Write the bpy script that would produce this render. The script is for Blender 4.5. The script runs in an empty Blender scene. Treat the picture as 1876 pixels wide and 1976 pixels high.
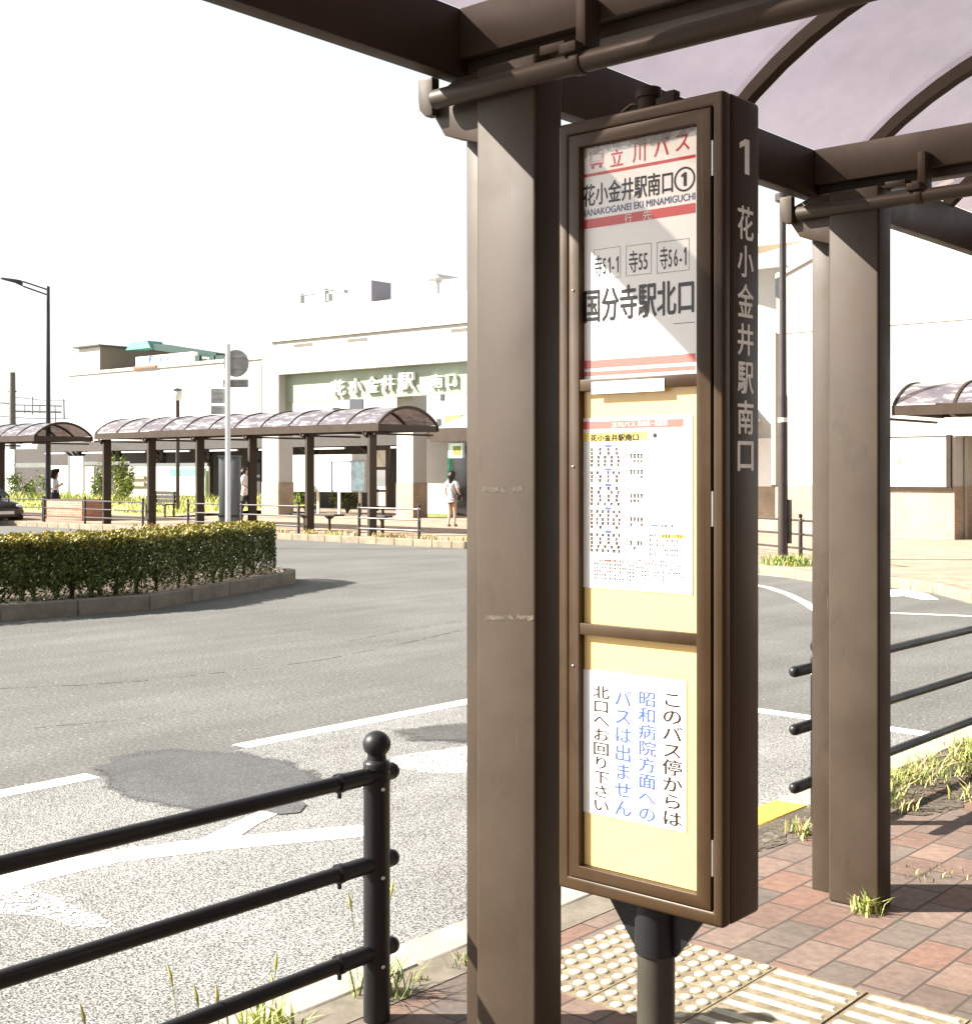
import bpy, bmesh, math, random
from mathutils import Vector, Matrix
R = math.radians
rnd = random.Random(7)
SC = bpy.context.scene
COL = SC.collection

# ------------------------------------------------------------------ camera, sky, sun, exposure
EYE = 1.55
YAW = R(40.9)
cam_d = bpy.data.cameras.new('camera')
cam = bpy.data.objects.new('camera', cam_d)
COL.objects.link(cam)
cam.location = (0, 0, EYE)
cam.rotation_euler = (R(90), 0, YAW)
cam_d.sensor_fit = 'HORIZONTAL'
cam_d.sensor_width = 36
cam_d.lens = 48.67
cam_d.shift_y = -0.0405
cam_d.clip_start = 0.05
cam_d.clip_end = 2000
SC.camera = cam

SUN_EL = R(36)
# light travels towards the camera's right hand: (cos yaw, sin yaw)
LDIR = Vector((math.cos(YAW) * math.cos(SUN_EL), math.sin(YAW) * math.cos(SUN_EL), -math.sin(SUN_EL)))
w = bpy.data.worlds.new('World')
SC.world = w
w.use_nodes = True
nt = w.node_tree
nt.nodes.clear()
o_ = nt.nodes.new('ShaderNodeOutputWorld')
b_ = nt.nodes.new('ShaderNodeBackground')
s_ = nt.nodes.new('ShaderNodeTexSky')
s_.sky_type = 'NISHITA'
s_.sun_disc = False
s_.sun_elevation = SUN_EL
s_.sun_rotation = math.atan2(-LDIR.x, -LDIR.y)
s_.dust_density = 1.2
s_.air_density = 1.0
s_.ozone_density = 0.6
b_.inputs['Strength'].default_value = 0.064
hz_ = nt.nodes.new('ShaderNodeHueSaturation')      # bright summer haze washes the blue out
hz_.inputs['Saturation'].default_value = 0.16
nt.links.new(s_.outputs[0], hz_.inputs['Color'])
nt.links.new(hz_.outputs[0], b_.inputs[0])
nt.links.new(b_.outputs[0], o_.inputs[0])
sun_d = bpy.data.lights.new('sun', 'SUN')
sun_d.energy = 5.0
sun_d.angle = R(0.5)
sun_d.color = (1.0, 0.93, 0.83)
sun = bpy.data.objects.new('sun', sun_d)
COL.objects.link(sun)
sun.rotation_euler = LDIR.to_track_quat('-Z', 'Y').to_euler()
sun.location = (-20, -20, 30)
SC.view_settings.view_transform = 'Standard'
SC.view_settings.look = 'None'
SC.view_settings.exposure = 2.02
SC.view_settings.gamma = 1.0
SC.cycles.max_bounces = 8
SC.cycles.transparent_max_bounces = 12
SC.cycles.sample_clamp_indirect = 6

# ------------------------------------------------------------------ where a line of sight meets a plane (survey helpers)
CY, SY = math.cos(YAW), math.sin(YAW)
FP, PCX, PYH = 2536.5, 938.0, 912.0
def ray(px, py):
    X = (px - PCX) / FP
    return Vector((CY * X - SY, SY * X + CY, -(py - PYH) / FP))
def G(px, py, z=0.0):
    r = ray(px, py); t = (z - EYE) / r.z
    return Vector((r.x * t, r.y * t, z))
def PY(px, py, y):
    r = ray(px, py); t = y / r.y
    return Vector((r.x * t, y, EYE + r.z * t))
def PX(px, py, x):
    r = ray(px, py); t = x / r.x
    return Vector((x, r.y * t, EYE + r.z * t))
def PD(px, py, d):
    r = ray(px, py)
    return Vector((r.x * d, r.y * d, EYE + r.z * d))

# ------------------------------------------------------------------ materials
def new_mat(name):
    m = bpy.data.materials.new(name); m.use_nodes = True
    return m, m.node_tree.nodes, m.node_tree.links, m.node_tree.nodes['Principled BSDF']
def coords(n, l, scale=(1, 1, 1)):
    tc = n.new('ShaderNodeTexCoord'); mp = n.new('ShaderNodeMapping')
    mp.inputs['Scale'].default_value = scale
    l.new(tc.outputs['Object'], mp.inputs['Vector'])
    return mp.outputs[0]
def noise(n, l, vec, scale, detail=4, rough=0.6):
    t = n.new('ShaderNodeTexNoise'); t.inputs['Scale'].default_value = scale
    t.inputs['Detail'].default_value = detail; t.inputs['Roughness'].default_value = rough
    l.new(vec, t.inputs['Vector'])
    return t.outputs['Fac']
def ramp(n, l, fac, stops):
    r = n.new('ShaderNodeValToRGB')
    cr = r.color_ramp
    while len(cr.elements) < len(stops): cr.elements.new(0.5)
    for e, (p, c) in zip(cr.elements, stops):
        e.position = p; e.color = (c[0], c[1], c[2], 1)
    l.new(fac, r.inputs['Fac'])
    return r.outputs['Color']
def mixc(n, l, fac, a, b, mode='MIX'):
    m = n.new('ShaderNodeMix'); m.data_type = 'RGBA'; m.blend_type = mode
    for sock, v in ((m.inputs[0], fac), (m.inputs[6], a), (m.inputs[7], b)):
        if hasattr(v, 'links') or isinstance(v, bpy.types.NodeSocket): l.new(v, sock)
        elif isinstance(v, (int, float)): sock.default_value = v
        else: sock.default_value = (v[0], v[1], v[2], 1)
    return m.outputs[2]
def bump(n, l, b, h, strength=0.2, dist=0.01):
    bp = n.new('ShaderNodeBump'); bp.inputs['Strength'].default_value = strength
    bp.inputs['Distance'].default_value = dist
    l.new(h, bp.inputs['Height']); l.new(bp.outputs[0], b.inputs['Normal'])
def mul(c, k): return tuple(v * k for v in c)
def mat(name, c, rough=0.6, var=0.25, scale=6.0, bstr=0.0, bscale=60.0, metal=0.0, spec=0.4, stretch=(1, 1, 1)):
    m, n, l, b = new_mat(name)
    v = coords(n, l, stretch)
    f = noise(n, l, v, scale, 6, 0.65)
    l.new(ramp(n, l, f, [(0.3, mul(c, 1 - var)), (0.7, mul(c, 1 + var))]), b.inputs['Base Color'])
    b.inputs['Roughness'].default_value = rough; b.inputs['Metallic'].default_value = metal
    b.inputs['Specular IOR Level'].default_value = spec
    if bstr: bump(n, l, b, noise(n, l, v, bscale, 3), bstr, 0.004)
    return m

M = {}
def steel(name, c, dirt=(0.035, 0.027, 0.02), rough=0.50):
    # painted bronze steel: fine grain, soft blotches, a few drip streaks and scuffs
    m, n, l, b = new_mat(name)
    v = coords(n, l)
    blot = noise(n, l, v, 3.5, 5, 0.6)
    base = ramp(n, l, blot, [(0.3, mul(c, 0.86)), (0.72, mul(c, 1.14))])
    vs = coords(n, l, (22, 22, 1.3))
    streak = noise(n, l, vs, 1.0, 6, 0.7)
    sm = ramp(n, l, streak, [(0.56, (0, 0, 0)), (0.78, (1, 1, 1))])
    fac = n.new('ShaderNodeMath'); fac.operation = 'MULTIPLY'; fac.inputs[1].default_value = 0.55
    l.new(sm, fac.inputs[0])
    col = mixc(n, l, fac.outputs[0], base, dirt)
    st_ = noise(n, l, coords(n, l, (1, 1, .55)), 5.5, 7, 0.68)       # hand and splash stains
    col = mixc(n, l, ramp(n, l, st_, [(0.57, (0, 0, 0)), (0.70, (0.5, 0.5, 0.5))]), col, mul(c, 0.42))
    ch_ = noise(n, l, coords(n, l, (90, 90, 3.0)), 1.0, 3, 0.5)       # pale scratches and chalked paint
    k_ = noise(n, l, v, 4.0, 3, 0.6)
    ml = n.new('ShaderNodeMath'); ml.operation = 'MULTIPLY'; l.new(ramp(n, l, ch_, [(0.70, (0, 0, 0)), (0.74, (.45, .45, .45))]), ml.inputs[0]); l.new(ramp(n, l, k_, [(0.5, (0, 0, 0)), (0.62, (1, 1, 1))]), ml.inputs[1])
    col = mixc(n, l, ml.outputs[0], col, tuple(min(1, v_ * 2.6 + .02) for v_ in c))
    grain = noise(n, l, v, 350, 2)
    g2 = ramp(n, l, grain, [(0.3, (0.88, 0.88, 0.88)), (0.7, (1.1, 1.1, 1.1))])
    l.new(mixc(n, l, 1.0, col, g2, 'MULTIPLY'), b.inputs['Base Color'])
    rr = ramp(n, l, blot, [(0.3, (rough - .08,) * 3), (0.7, (rough + .14,) * 3)])
    l.new(rr, b.inputs['Roughness'])
    b.inputs['Specular IOR Level'].default_value = 0.26
    bump(n, l, b, grain, 0.06, 0.002)
    return m
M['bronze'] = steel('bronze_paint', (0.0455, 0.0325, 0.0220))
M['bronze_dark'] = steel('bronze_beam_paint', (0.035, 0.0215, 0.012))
M['sign_case'] = steel('sign_case_paint', (0.040, 0.0225, 0.0095), rough=0.38)
M['black_paint'] = steel('black_rail_paint', (0.012, 0.012, 0.0135), (0.03, 0.027, 0.024), 0.36)
M['pole_green'] = steel('olive_pole_paint', (0.045, 0.040, 0.032), rough=0.45)
M['dark'] = mat('dark_gap', (0.012, 0.011, 0.010), 0.8)
M['rubber'] = mat('black_rubber', (0.02, 0.02, 0.02), 0.7)
M['paper'] = mat('white_paper', (0.80, 0.79, 0.77), 0.65, 0.03, 9)
M['paper_yellow'] = mat('yellow_board', (0.74, 0.52, 0.185), 0.6, 0.05, 5)
M['ink'] = mat('black_ink', (0.014, 0.012, 0.011), 0.8, spec=0.1)
M['ink_red'] = mat('red_ink', (0.50, 0.035, 0.03), 0.55, 0.06)
M['ink_pale_red'] = mat('faded_red_ink', (0.60, 0.10, 0.08), 0.55, 0.1)
M['ink_blue'] = mat('blue_ink', (0.03, 0.05, 0.20), 0.6)
M['ink_sky'] = mat('light_blue_ink', (0.04, 0.085, 0.26), 0.6)
M['ink_brown'] = mat('brown_black_ink', (0.028, 0.018, 0.013), 0.8, spec=0.1)
M['ink_grey'] = mat('grey_print', (0.06, 0.05, 0.045), 0.8, 0.3, 40, spec=0.1)
M['ink_white'] = mat('white_print', (0.78, 0.76, 0.72), 0.6, 0.1, 30)
M['ink_yellow'] = mat('yellow_print', (0.80, 0.58, 0.10), 0.6, 0.1)
M['side_letter'] = mat('aged_white_letter', (0.88, 0.88, 0.87), 0.6, 0.12, 30)
M['steel_bright'] = mat('bright_steel', (0.6, 0.6, 0.58), 0.3, 0.1, 20, metal=0.9)
M['white_wall'] = mat('white_wall_paint', (0.46, 0.45, 0.425), 0.75, 0.06, 1.2, 0.08, 30)
M['white_wall_b'] = mat('cool_white_cladding', (0.60, 0.62, 0.64), 0.6, 0.06, 1.0)
M['cream_wall'] = mat('cream_wall_paint', (0.62, 0.55, 0.42), 0.75, 0.06, 1.5)
M['tile_brown'] = None
M['office'] = mat('dark_brown_facade', (0.06, 0.05, 0.042), 0.7, 0.15, 2)  # for the unseen block added to cut skylight
M['lavender'] = mat('lavender_grey_cladding', (0.34, 0.32, 0.36), 0.6, 0.08, 2)
M['penthouse'] = mat('pale_mauve_cladding', (0.20, 0.19, 0.22), 0.6, 0.06, 2)
M['green_sign'] = mat('pale_green_panel', (0.25, 0.30, 0.215), 0.5, 0.05, 2)
M['teal'] = mat('teal_roof_paint', (0.004, 0.030, 0.025), 0.5, 0.15)
M['teal_light'] = mat('light_teal_roof_paint', (0.10, 0.30, 0.25), 0.5, 0.15)
M['shed'] = mat('taupe_shed_cladding', (0.105, 0.092, 0.078), 0.6, 0.1, 3, stretch=(1, 1, 1))
M['orange'] = mat('orange_red_trim', (0.36, 0.11, 0.06), 0.6)
M['mint'] = mat('mint_print', (0.12, 0.55, 0.36), 0.6)
M['mint_pale'] = mat('pale_mint_poster', (0.55, 0.72, 0.60), 0.6)
M['map_blue'] = mat('map_print', (0.45, 0.62, 0.68), 0.6, 0.4, 3)
M['grey_metal'] = mat('grey_sign_back', (0.32, 0.32, 0.31), 0.55, 0.25, 5)
M['cabinet'] = mat('grey_cabinet_paint', (0.115, 0.125, 0.125), 0.5, 0.15, 3)
M['white_pole'] = mat('white_pole_paint', (0.7, 0.7, 0.7), 0.4, 0.05)
M['lamp_black'] = mat('lamp_pole_paint', (0.024, 0.022, 0.025), 0.35, 0.2)
M['lamp_brown'] = mat('brown_lamp_pole_paint', (0.040, 0.030, 0.027), 0.32, 0.2)
M['concrete_pole'] = mat('concrete_pole', (0.11, 0.11, 0.105), 0.8, 0.2)
M['glass_dark'] = mat('dark_window_glass', (0.03, 0.035, 0.04), 0.08, 0.1, spec=0.6)
M['seat_dark'] = mat('dark_bench_wood', (0.045, 0.038, 0.03), 0.6, 0.3, 12)
M['platform_dark'] = mat('dark_platform_steel', (0.045, 0.038, 0.034), 0.6, 0.3)
M['soil'] = mat('dry_soil', (0.07, 0.05, 0.035), 0.95, 0.4, 12, 0.5, 40)
M['bark'] = mat('shrub_bark', (0.09, 0.075, 0.05), 0.9, 0.4, 20)
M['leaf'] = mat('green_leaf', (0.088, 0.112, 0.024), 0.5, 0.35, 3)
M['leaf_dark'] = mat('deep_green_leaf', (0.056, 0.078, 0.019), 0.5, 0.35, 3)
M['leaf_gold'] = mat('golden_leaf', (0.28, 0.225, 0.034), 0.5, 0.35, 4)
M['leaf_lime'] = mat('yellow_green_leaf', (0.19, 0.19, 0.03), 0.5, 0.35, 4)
M['grass'] = mat('grass_blade', (0.14, 0.20, 0.035), 0.55, 0.4, 10)
M['grass_pale'] = mat('pale_grass_blade', (0.42, 0.42, 0.13), 0.6, 0.3, 10)
M['grass_dry'] = mat('dry_grass_blade', (0.42, 0.32, 0.15), 0.7, 0.3, 10)
M['lawn'] = mat('sunlit_lawn', (0.46, 0.46, 0.12), 0.8, 0.4, 2)
M['skin'] = mat('skin', (0.50, 0.31, 0.22), 0.55, 0.05)
M['hair'] = mat('dark_hair', (0.022, 0.013, 0.012), 0.5, 0.2)
M['shirt_white'] = mat('white_shirt', (0.62, 0.61, 0.64), 0.8, 0.05)
M['cloth_dark'] = mat('dark_cloth', (0.02, 0.02, 0.03), 0.8, 0.2)
M['cloth_grey'] = mat('grey_denim', (0.12, 0.13, 0.14), 0.8, 0.2)
M['sandal'] = mat('tan_sandal', (0.25, 0.13, 0.06), 0.6)
M['car_paint'] = mat('dark_car_paint', (0.02, 0.022, 0.025), 0.2, 0.1, spec=0.6)
M['headlamp'] = mat('clear_headlamp', (0.6, 0.62, 0.64), 0.12, 0.05, spec=0.7)
M['yellow_kerb'] = mat('worn_yellow_paint', (0.60, 0.38, 0.05), 0.8, 0.35, 14, 0.3)
M['concrete'] = mat('pale_concrete', (0.27, 0.25, 0.215), 0.9, 0.22, 9, 0.25, 90)
M['edging'] = mat('stained_edging_concrete', (0.135, 0.118, 0.092), 0.9, 0.35, 7, 0.3, 60)
M['concrete_tan'] = mat('far_kerb_concrete', (0.21, 0.175, 0.125), 0.9, 0.3, 3, 0.25, 60)
M['moss'] = mat('mossy_dirt', (0.075, 0.062, 0.045), 0.95, 0.45, 9, 0.5, 60)
M['concrete_grey'] = mat('grey_kerb_concrete', (0.17, 0.15, 0.12), 0.9, 0.35, 3, 0.25, 60)

def asphalt(name, lo, hi, fine, speck, blot, half=0.14):
    m, n, l, b = new_mat(name)
    v = coords(n, l)
    f1 = noise(n, l, v, fine, 2, 0.7)
    c1 = ramp(n, l, f1, [(0.5 - half, lo), (0.5 + half, hi)])
    f2 = noise(n, l, v, 0.55, 6, 0.62)
    c2 = ramp(n, l, f2, [(0.32, (1 - blot,) * 3), (0.68, (1 + blot,) * 3)])
    c = mixc(n, l, 1.0, c1, c2, 'MULTIPLY')
    vs = coords(n, l, (3.2, 0.35, 1))       # tyre-polished bands along the lane
    f4 = noise(n, l, vs, 0.8, 4, 0.6)
    c = mixc(n, l, 1.0, c, ramp(n, l, f4, [(0.35, (0.9,) * 3), (0.65, (1.08,) * 3)]), 'MULTIPLY')
    vo = n.new('ShaderNodeTexVoronoi'); vo.inputs['Scale'].default_value = fine * 0.55
    l.new(v, vo.inputs['Vector'])
    sp = ramp(n, l, vo.outputs['Distance'], [(0.10, (1, 1, 1)), (0.24, (0, 0, 0))])
    wn = n.new('ShaderNodeTexWhiteNoise'); wn.noise_dimensions = '3D'
    l.new(vo.outputs['Position'], wn.inputs['Vector'])
    keep = n.new('ShaderNodeMath'); keep.operation = 'GREATER_THAN'; keep.inputs[1].default_value = 1 - speck
    l.new(wn.outputs['Value'], keep.inputs[0])
    k2 = n.new('ShaderNodeMath'); k2.operation = 'MULTIPLY'
    l.new(sp, k2.inputs[0]); l.new(keep.outputs[0], k2.inputs[1])
    c = mixc(n, l, k2.outputs[0], c, mul(hi, 2.0))
    l.new(c, b.inputs['Base Color'])
    b.inputs['Roughness'].default_value = 0.85
    b.inputs['Specular IOR Level'].default_value = 0.3
    bump(n, l, b, f1, 0.5, 0.006)
    return m
M['asphalt'] = asphalt('asphalt', (0.066, 0.066, 0.063), (0.132, 0.130, 0.122), 40, 0.16, 0.15)
M['bay'] = asphalt('coarse_bay_surface', (0.034, 0.034, 0.035), (0.285, 0.283, 0.272), 120, 0.42, 0.22, 0.09)
M['tar'] = asphalt('fresh_tar', (0.050, 0.051, 0.053), (0.096, 0.096, 0.098), 80, 0.12, 0.34)
def ragged(m, scale, thr):
    # thin worn coat: the sheet is broken up where the noise falls away
    n, l = m.node_tree.nodes, m.node_tree.links
    b = n['Principled BSDF']; out = n['Material Output']
    f = noise(n, l, coords(n, l), scale, 5, 0.75)
    g_ = n.new('ShaderNodeMath'); g_.operation = 'GREATER_THAN'; g_.inputs[1].default_value = thr
    l.new(f, g_.inputs[0])
    tp = n.new('ShaderNodeBsdfTransparent'); mx = n.new('ShaderNodeMixShader')
    l.new(g_.outputs[0], mx.inputs[0]); l.new(tp.outputs[0], mx.inputs[1]); l.new(b.outputs[0], mx.inputs[2])
    l.new(mx.outputs[0], out.inputs[0])
M['smear'] = asphalt('tar_smear', (0.032, 0.031, 0.031), (0.10, 0.097, 0.09), 100, 0.12, 0.3)
def feathered(m):
    # the coat thins out grain by grain towards its rim ('fade' is 1 inside, 0 at the rim)
    n, l = m.node_tree.nodes, m.node_tree.links
    b = n['Principled BSDF']; out = n['Material Output']
    at = n.new('ShaderNodeAttribute'); at.attribute_name = 'fade'
    v = coords(n, l)
    f = noise(n, l, v, 75, 3, 0.7); f2 = noise(n, l, v, 6, 4, 0.6)
    a1 = n.new('ShaderNodeMath'); a1.operation = 'MULTIPLY_ADD'; a1.inputs[1].default_value = 1.5; l.new(f, a1.inputs[0]); l.new(at.outputs['Fac'], a1.inputs[2])
    a2 = n.new('ShaderNodeMath'); a2.operation = 'MULTIPLY_ADD'; a2.inputs[1].default_value = 1.0; l.new(f2, a2.inputs[0]); l.new(a1.outputs[0], a2.inputs[2])
    k = ramp(n, l, a2.outputs[0], [(0, (0, 0, 0)), (1, (1, 1, 1))])
    mr = n.new('ShaderNodeMapRange'); mr.inputs[1].default_value = 1.62; mr.inputs[2].default_value = 1.88
    l.new(a2.outputs[0], mr.inputs[0])
    tp = n.new('ShaderNodeBsdfTransparent'); mx = n.new('ShaderNodeMixShader')
    l.new(mr.outputs[0], mx.inputs[0]); l.new(tp.outputs[0], mx.inputs[1]); l.new(b.outputs[0], mx.inputs[2])
    l.new(mx.outputs[0], out.inputs[0])
feathered(M['smear']); feathered(M['tar'])
def patch(name, rim, inner, outer, m, label):
    c0 = sum(rim, Vector((0, 0, 0))) / len(rim); n_ = len(rim); mb = MB()
    mb.add([c0] + [c0 + (p - c0) * inner for p in rim] + [c0 + (p - c0) * outer for p in rim],
           [(0, 1 + i, 1 + (i + 1) % n_) for i in range(n_)] + [(1 + i, 1 + n_ + i, 1 + n_ + (i + 1) % n_, 1 + (i + 1) % n_) for i in range(n_)])
    o = mb.build(name, m); at = o.data.attributes.new('fade', 'FLOAT', 'POINT')
    at.data.foreach_set('value', [1.0] * (1 + n_) + [0.0] * n_)
    return struct(o, label)

M['crack'] = mat('crack_dark', (0.034, 0.033, 0.031), 0.95, 0.75, 6)
ragged(M['crack'], 7, 0.49)
M['ground'] = mat('ground_dust', (0.20, 0.18, 0.15), 0.95, 0.2, 0.5)

def paint_mat(name, worn, under=(0.2, 0.19, 0.17)):
    m, n, l, b = new_mat(name)
    v = coords(n, l)
    f = noise(n, l, v, 38, 4, 0.75)
    f0 = noise(n, l, v, 2.2, 3, 0.6)
    ad = n.new('ShaderNodeMath'); ad.operation = 'ADD'
    l.new(f, ad.inputs[0]); l.new(f0, ad.inputs[1])
    k = ramp(n, l, ad.outputs[0], [(0.0, (0, 0, 0)), (worn, (0, 0, 0)), (min(1, worn + 0.12), (1, 1, 1))])
    l.new(mixc(n, l, k, under, (0.74, 0.73, 0.69)), b.inputs['Base Color'])
    b.inputs['Roughness'].default_value = 0.8
    bump(n, l, b, f, 0.3, 0.004)
    return m
M['line'] = paint_mat('white_road_paint', 0.62)
M['line_worn'] = paint_mat('worn_white_road_paint', 0.3)
ragged(M['line_worn'], 52, 0.51)
ragged(M['line'], 70, 0.385)

def brick_mat(name, bx, by, cols, mortar, joint=0.045, along_y=True, vertical=False, bs=0.5):
    m, n, l, b = new_mat(name)
    tc = n.new('ShaderNodeTexCoord')
    sx = n.new('ShaderNodeSeparateXYZ'); l.new(tc.outputs['Object'], sx.inputs[0])
    def math_(op, a, c=None):
        q = n.new('ShaderNodeMath'); q.operation = op
        for i, vv in enumerate((a, c)):
            if vv is None: continue
            if isinstance(vv, (int, float)): q.inputs[i].default_value = vv
            else: l.new(vv, q.inputs[i])
        return q.outputs[0]
    if vertical:
        a0 = math_('ADD', sx.outputs[0], sx.outputs[1]); r0 = sx.outputs[2]
    else:
        a0, r0 = (sx.outputs[1], sx.outputs[0]) if along_y else (sx.outputs[0], sx.outputs[1])
    rr = math_('DIVIDE', r0, by); row = math_('FLOOR', rr); fr = math_('SUBTRACT', rr, row)
    sh = math_('MULTIPLY', math_('MODULO', math_('ADD', row, 4000.0), 2.0), 0.5)
    uu = math_('ADD', math_('DIVIDE', a0, bx), sh); ui = math_('FLOOR', uu); fu = math_('SUBTRACT', uu, ui)
    cb = n.new('ShaderNodeCombineXYZ'); l.new(ui, cb.inputs[0]); l.new(row, cb.inputs[1])
    wn = n.new('ShaderNodeTexWhiteNoise'); wn.noise_dimensions = '2D'; l.new(cb.outputs[0], wn.inputs['Vector'])
    c = ramp(n, l, wn.outputs['Value'], [(i / max(1, len(cols) - 1), k) for i, k in enumerate(cols)])
    v = coords(n, l)
    f = noise(n, l, v, 26, 5, 0.7)
    c = mixc(n, l, 1.0, c, ramp(n, l, f, [(0.3, (0.72,) * 3), (0.7, (1.25,) * 3)]), 'MULTIPLY')
    f3 = noise(n, l, v, 1.4, 4, 0.6)
    c = mixc(n, l, 1.0, c, ramp(n, l, f3, [(0.3, (0.70,) * 3), (0.7, (1.2,) * 3)]), 'MULTIPLY')
    def edge(fv, j):
        d = math_('MINIMUM', fv, math_('SUBTRACT', 1.0, fv))
        return math_('LESS_THAN', d, j)
    jn = math_('MAXIMUM', edge(fr, joint * 0.5 * 0.115 / by * 1.6), edge(fu, joint * 0.5 * 0.115 / bx * 1.6))
    c = mixc(n, l, jn, c, mortar)
    l.new(c, b.inputs['Base Color'])
    b.inputs['Roughness'].default_value = 0.85
    h = math_('SUBTRACT', math_('MULTIPLY', f, 0.5), math_('MULTIPLY', jn, 0.3))
    bump(n, l, b, h, bs, 0.004)
    return m
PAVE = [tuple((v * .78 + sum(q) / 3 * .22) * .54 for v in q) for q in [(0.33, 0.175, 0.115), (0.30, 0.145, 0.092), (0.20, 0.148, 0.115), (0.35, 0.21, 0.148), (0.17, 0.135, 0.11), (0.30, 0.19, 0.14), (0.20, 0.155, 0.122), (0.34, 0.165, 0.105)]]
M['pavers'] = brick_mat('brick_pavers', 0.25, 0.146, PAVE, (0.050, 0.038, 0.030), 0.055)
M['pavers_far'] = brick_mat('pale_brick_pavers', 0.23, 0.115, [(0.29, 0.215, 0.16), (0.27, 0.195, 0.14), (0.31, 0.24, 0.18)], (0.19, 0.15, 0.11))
M['tile_brown'] = brick_mat('brown_wall_tile', 0.24, 0.07, [(0.37, 0.29, 0.215), (0.40, 0.31, 0.235), (0.34, 0.265, 0.195)], (0.3, 0.22, 0.16), 0.05, vertical=True, bs=0.3)
M['planter_brick'] = brick_mat('red_planter_brick', 0.22, 0.075, [(0.36, 0.14, 0.085), (0.42, 0.18, 0.11), (0.30, 0.11, 0.07)], (0.40, 0.30, 0.24), 0.08, vertical=True, bs=0.3)

def tactile_mat():
    m, n, l, b = new_mat('cream_tactile_paving')
    v = coords(n, l)
    f = noise(n, l, v, 18, 6, 0.7)
    c = ramp(n, l, f, [(0.30, (0.085, 0.066, 0.040)), (0.5, (0.165, 0.132, 0.082)), (0.72, (0.27, 0.228, 0.15))])
    l.new(c, b.inputs['Base Color'])
    b.inputs['Roughness'].default_value = 0.8
    bump(n, l, b, noise(n, l, v, 120, 3), 0.3, 0.003)
    return m
M['tactile'] = tactile_mat()
M['tactile_top'] = mat('worn_tactile_stud', (0.37, 0.34, 0.265), 0.75, 0.25, 14)

def roof_mat(name, tint, trans, body, gloss=0.25, highlight=0.0):
    m, n, l, b = new_mat(name)
    out = n['Material Output']
    v = coords(n, l)
    vs = coords(n, l, (1.2, 0.5, 1.2))
    f = noise(n, l, vs, 1.6, 6, 0.6)
    f2 = noise(n, l, v, 9, 4, 0.6)
    dirt = mixc(n, l, 0.35, ramp(n, l, f, [(0.32, (0.86,) * 3), (0.68, (1.06,) * 3)]), ramp(n, l, f2, [(0.35, (0.85,) * 3), (0.65, (1.1,) * 3)]), 'MULTIPLY')
    tp = n.new('ShaderNodeBsdfTransparent'); l.new(mixc(n, l, 1.0, tint, dirt, 'MULTIPLY'), tp.inputs[0])
    tl = n.new('ShaderNodeBsdfTranslucent'); l.new(mixc(n, l, 1.0, trans, dirt, 'MULTIPLY'), tl.inputs[0])
    bc = mixc(n, l, 1.0, body, dirt, 'MULTIPLY')
    if highlight:  # white highlight streaks painted into the roof colour
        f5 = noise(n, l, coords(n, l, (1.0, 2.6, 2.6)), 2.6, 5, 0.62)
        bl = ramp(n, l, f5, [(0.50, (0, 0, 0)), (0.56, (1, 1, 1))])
        bc = mixc(n, l, bl, bc, (highlight, highlight, highlight * 1.04))
    l.new(bc, b.inputs['Base Color'])
    b.inputs['Roughness'].default_value = gloss
    a1 = n.new('ShaderNodeMixShader'); a1.inputs[0].default_value = 0.55
    l.new(tp.outputs[0], a1.inputs[1]); l.new(tl.outputs[0], a1.inputs[2])
    a2 = n.new('ShaderNodeMixShader'); a2.inputs[0].default_value = 0.62 if highlight else 0.28
    l.new(a1.outputs[0], a2.inputs[1]); l.new(b.outputs[0], a2.inputs[2])
    l.new(a2.outputs[0], out.inputs[0])
    bump(n, l, b, f, 0.5, 0.03)
    return m
M['roof'] = roof_mat('smoked_roof_sheet', (0.52, 0.43, 0.385), (0.185, 0.168, 0.205), (0.10, 0.088, 0.10))
M['roof_far'] = roof_mat('highlight_roof_sheet', (0.40, 0.31, 0.27), (0.16, 0.11, 0.10), (0.165, 0.150, 0.172), 0.16, 0.36)

def glass_mat():
    m, n, l, b = new_mat('clear_cover_glass')
    out = n['Material Output']
    tp = n.new('ShaderNodeBsdfTransparent'); tp.inputs[0].default_value = (0.97, 0.97, 0.96, 1)
    gl = n.new('ShaderNodeBsdfGlossy'); gl.inputs['Roughness'].default_value = 0.03
    lw = n.new('ShaderNodeLayerWeight'); lw.inputs[0].default_value = 0.3
    pw_ = n.new('ShaderNodeMath'); pw_.operation = 'POWER'; pw_.inputs[1].default_value = 4.0; l.new(lw.outputs['Facing'], pw_.inputs[0])
    fr = n.new('ShaderNodeMath'); fr.operation = 'MULTIPLY_ADD'; fr.inputs[1].default_value = 0.5; fr.inputs[2].default_value = 0.035; l.new(pw_.outputs[0], fr.inputs[0])
    mx = n.new('ShaderNodeMixShader')
    l.new(fr.outputs[0], mx.inputs[0]); l.new(tp.outputs[0], mx.inputs[1]); l.new(gl.outputs[0], mx.inputs[2])
    l.new(mx.outputs[0], out.inputs[0])
    return m
M['glass'] = glass_mat()
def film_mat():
    m, n, l, b = new_mat('reflection_film')  # grey glass reflection painted as a patchy see-through layer
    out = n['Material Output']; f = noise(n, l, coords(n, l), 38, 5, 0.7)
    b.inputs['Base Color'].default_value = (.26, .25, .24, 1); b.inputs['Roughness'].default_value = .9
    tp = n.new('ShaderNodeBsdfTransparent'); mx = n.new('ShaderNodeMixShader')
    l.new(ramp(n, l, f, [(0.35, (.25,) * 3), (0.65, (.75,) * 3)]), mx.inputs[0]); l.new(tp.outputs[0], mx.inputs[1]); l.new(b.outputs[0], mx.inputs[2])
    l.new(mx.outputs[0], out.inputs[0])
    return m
M['film'] = film_mat()
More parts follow.
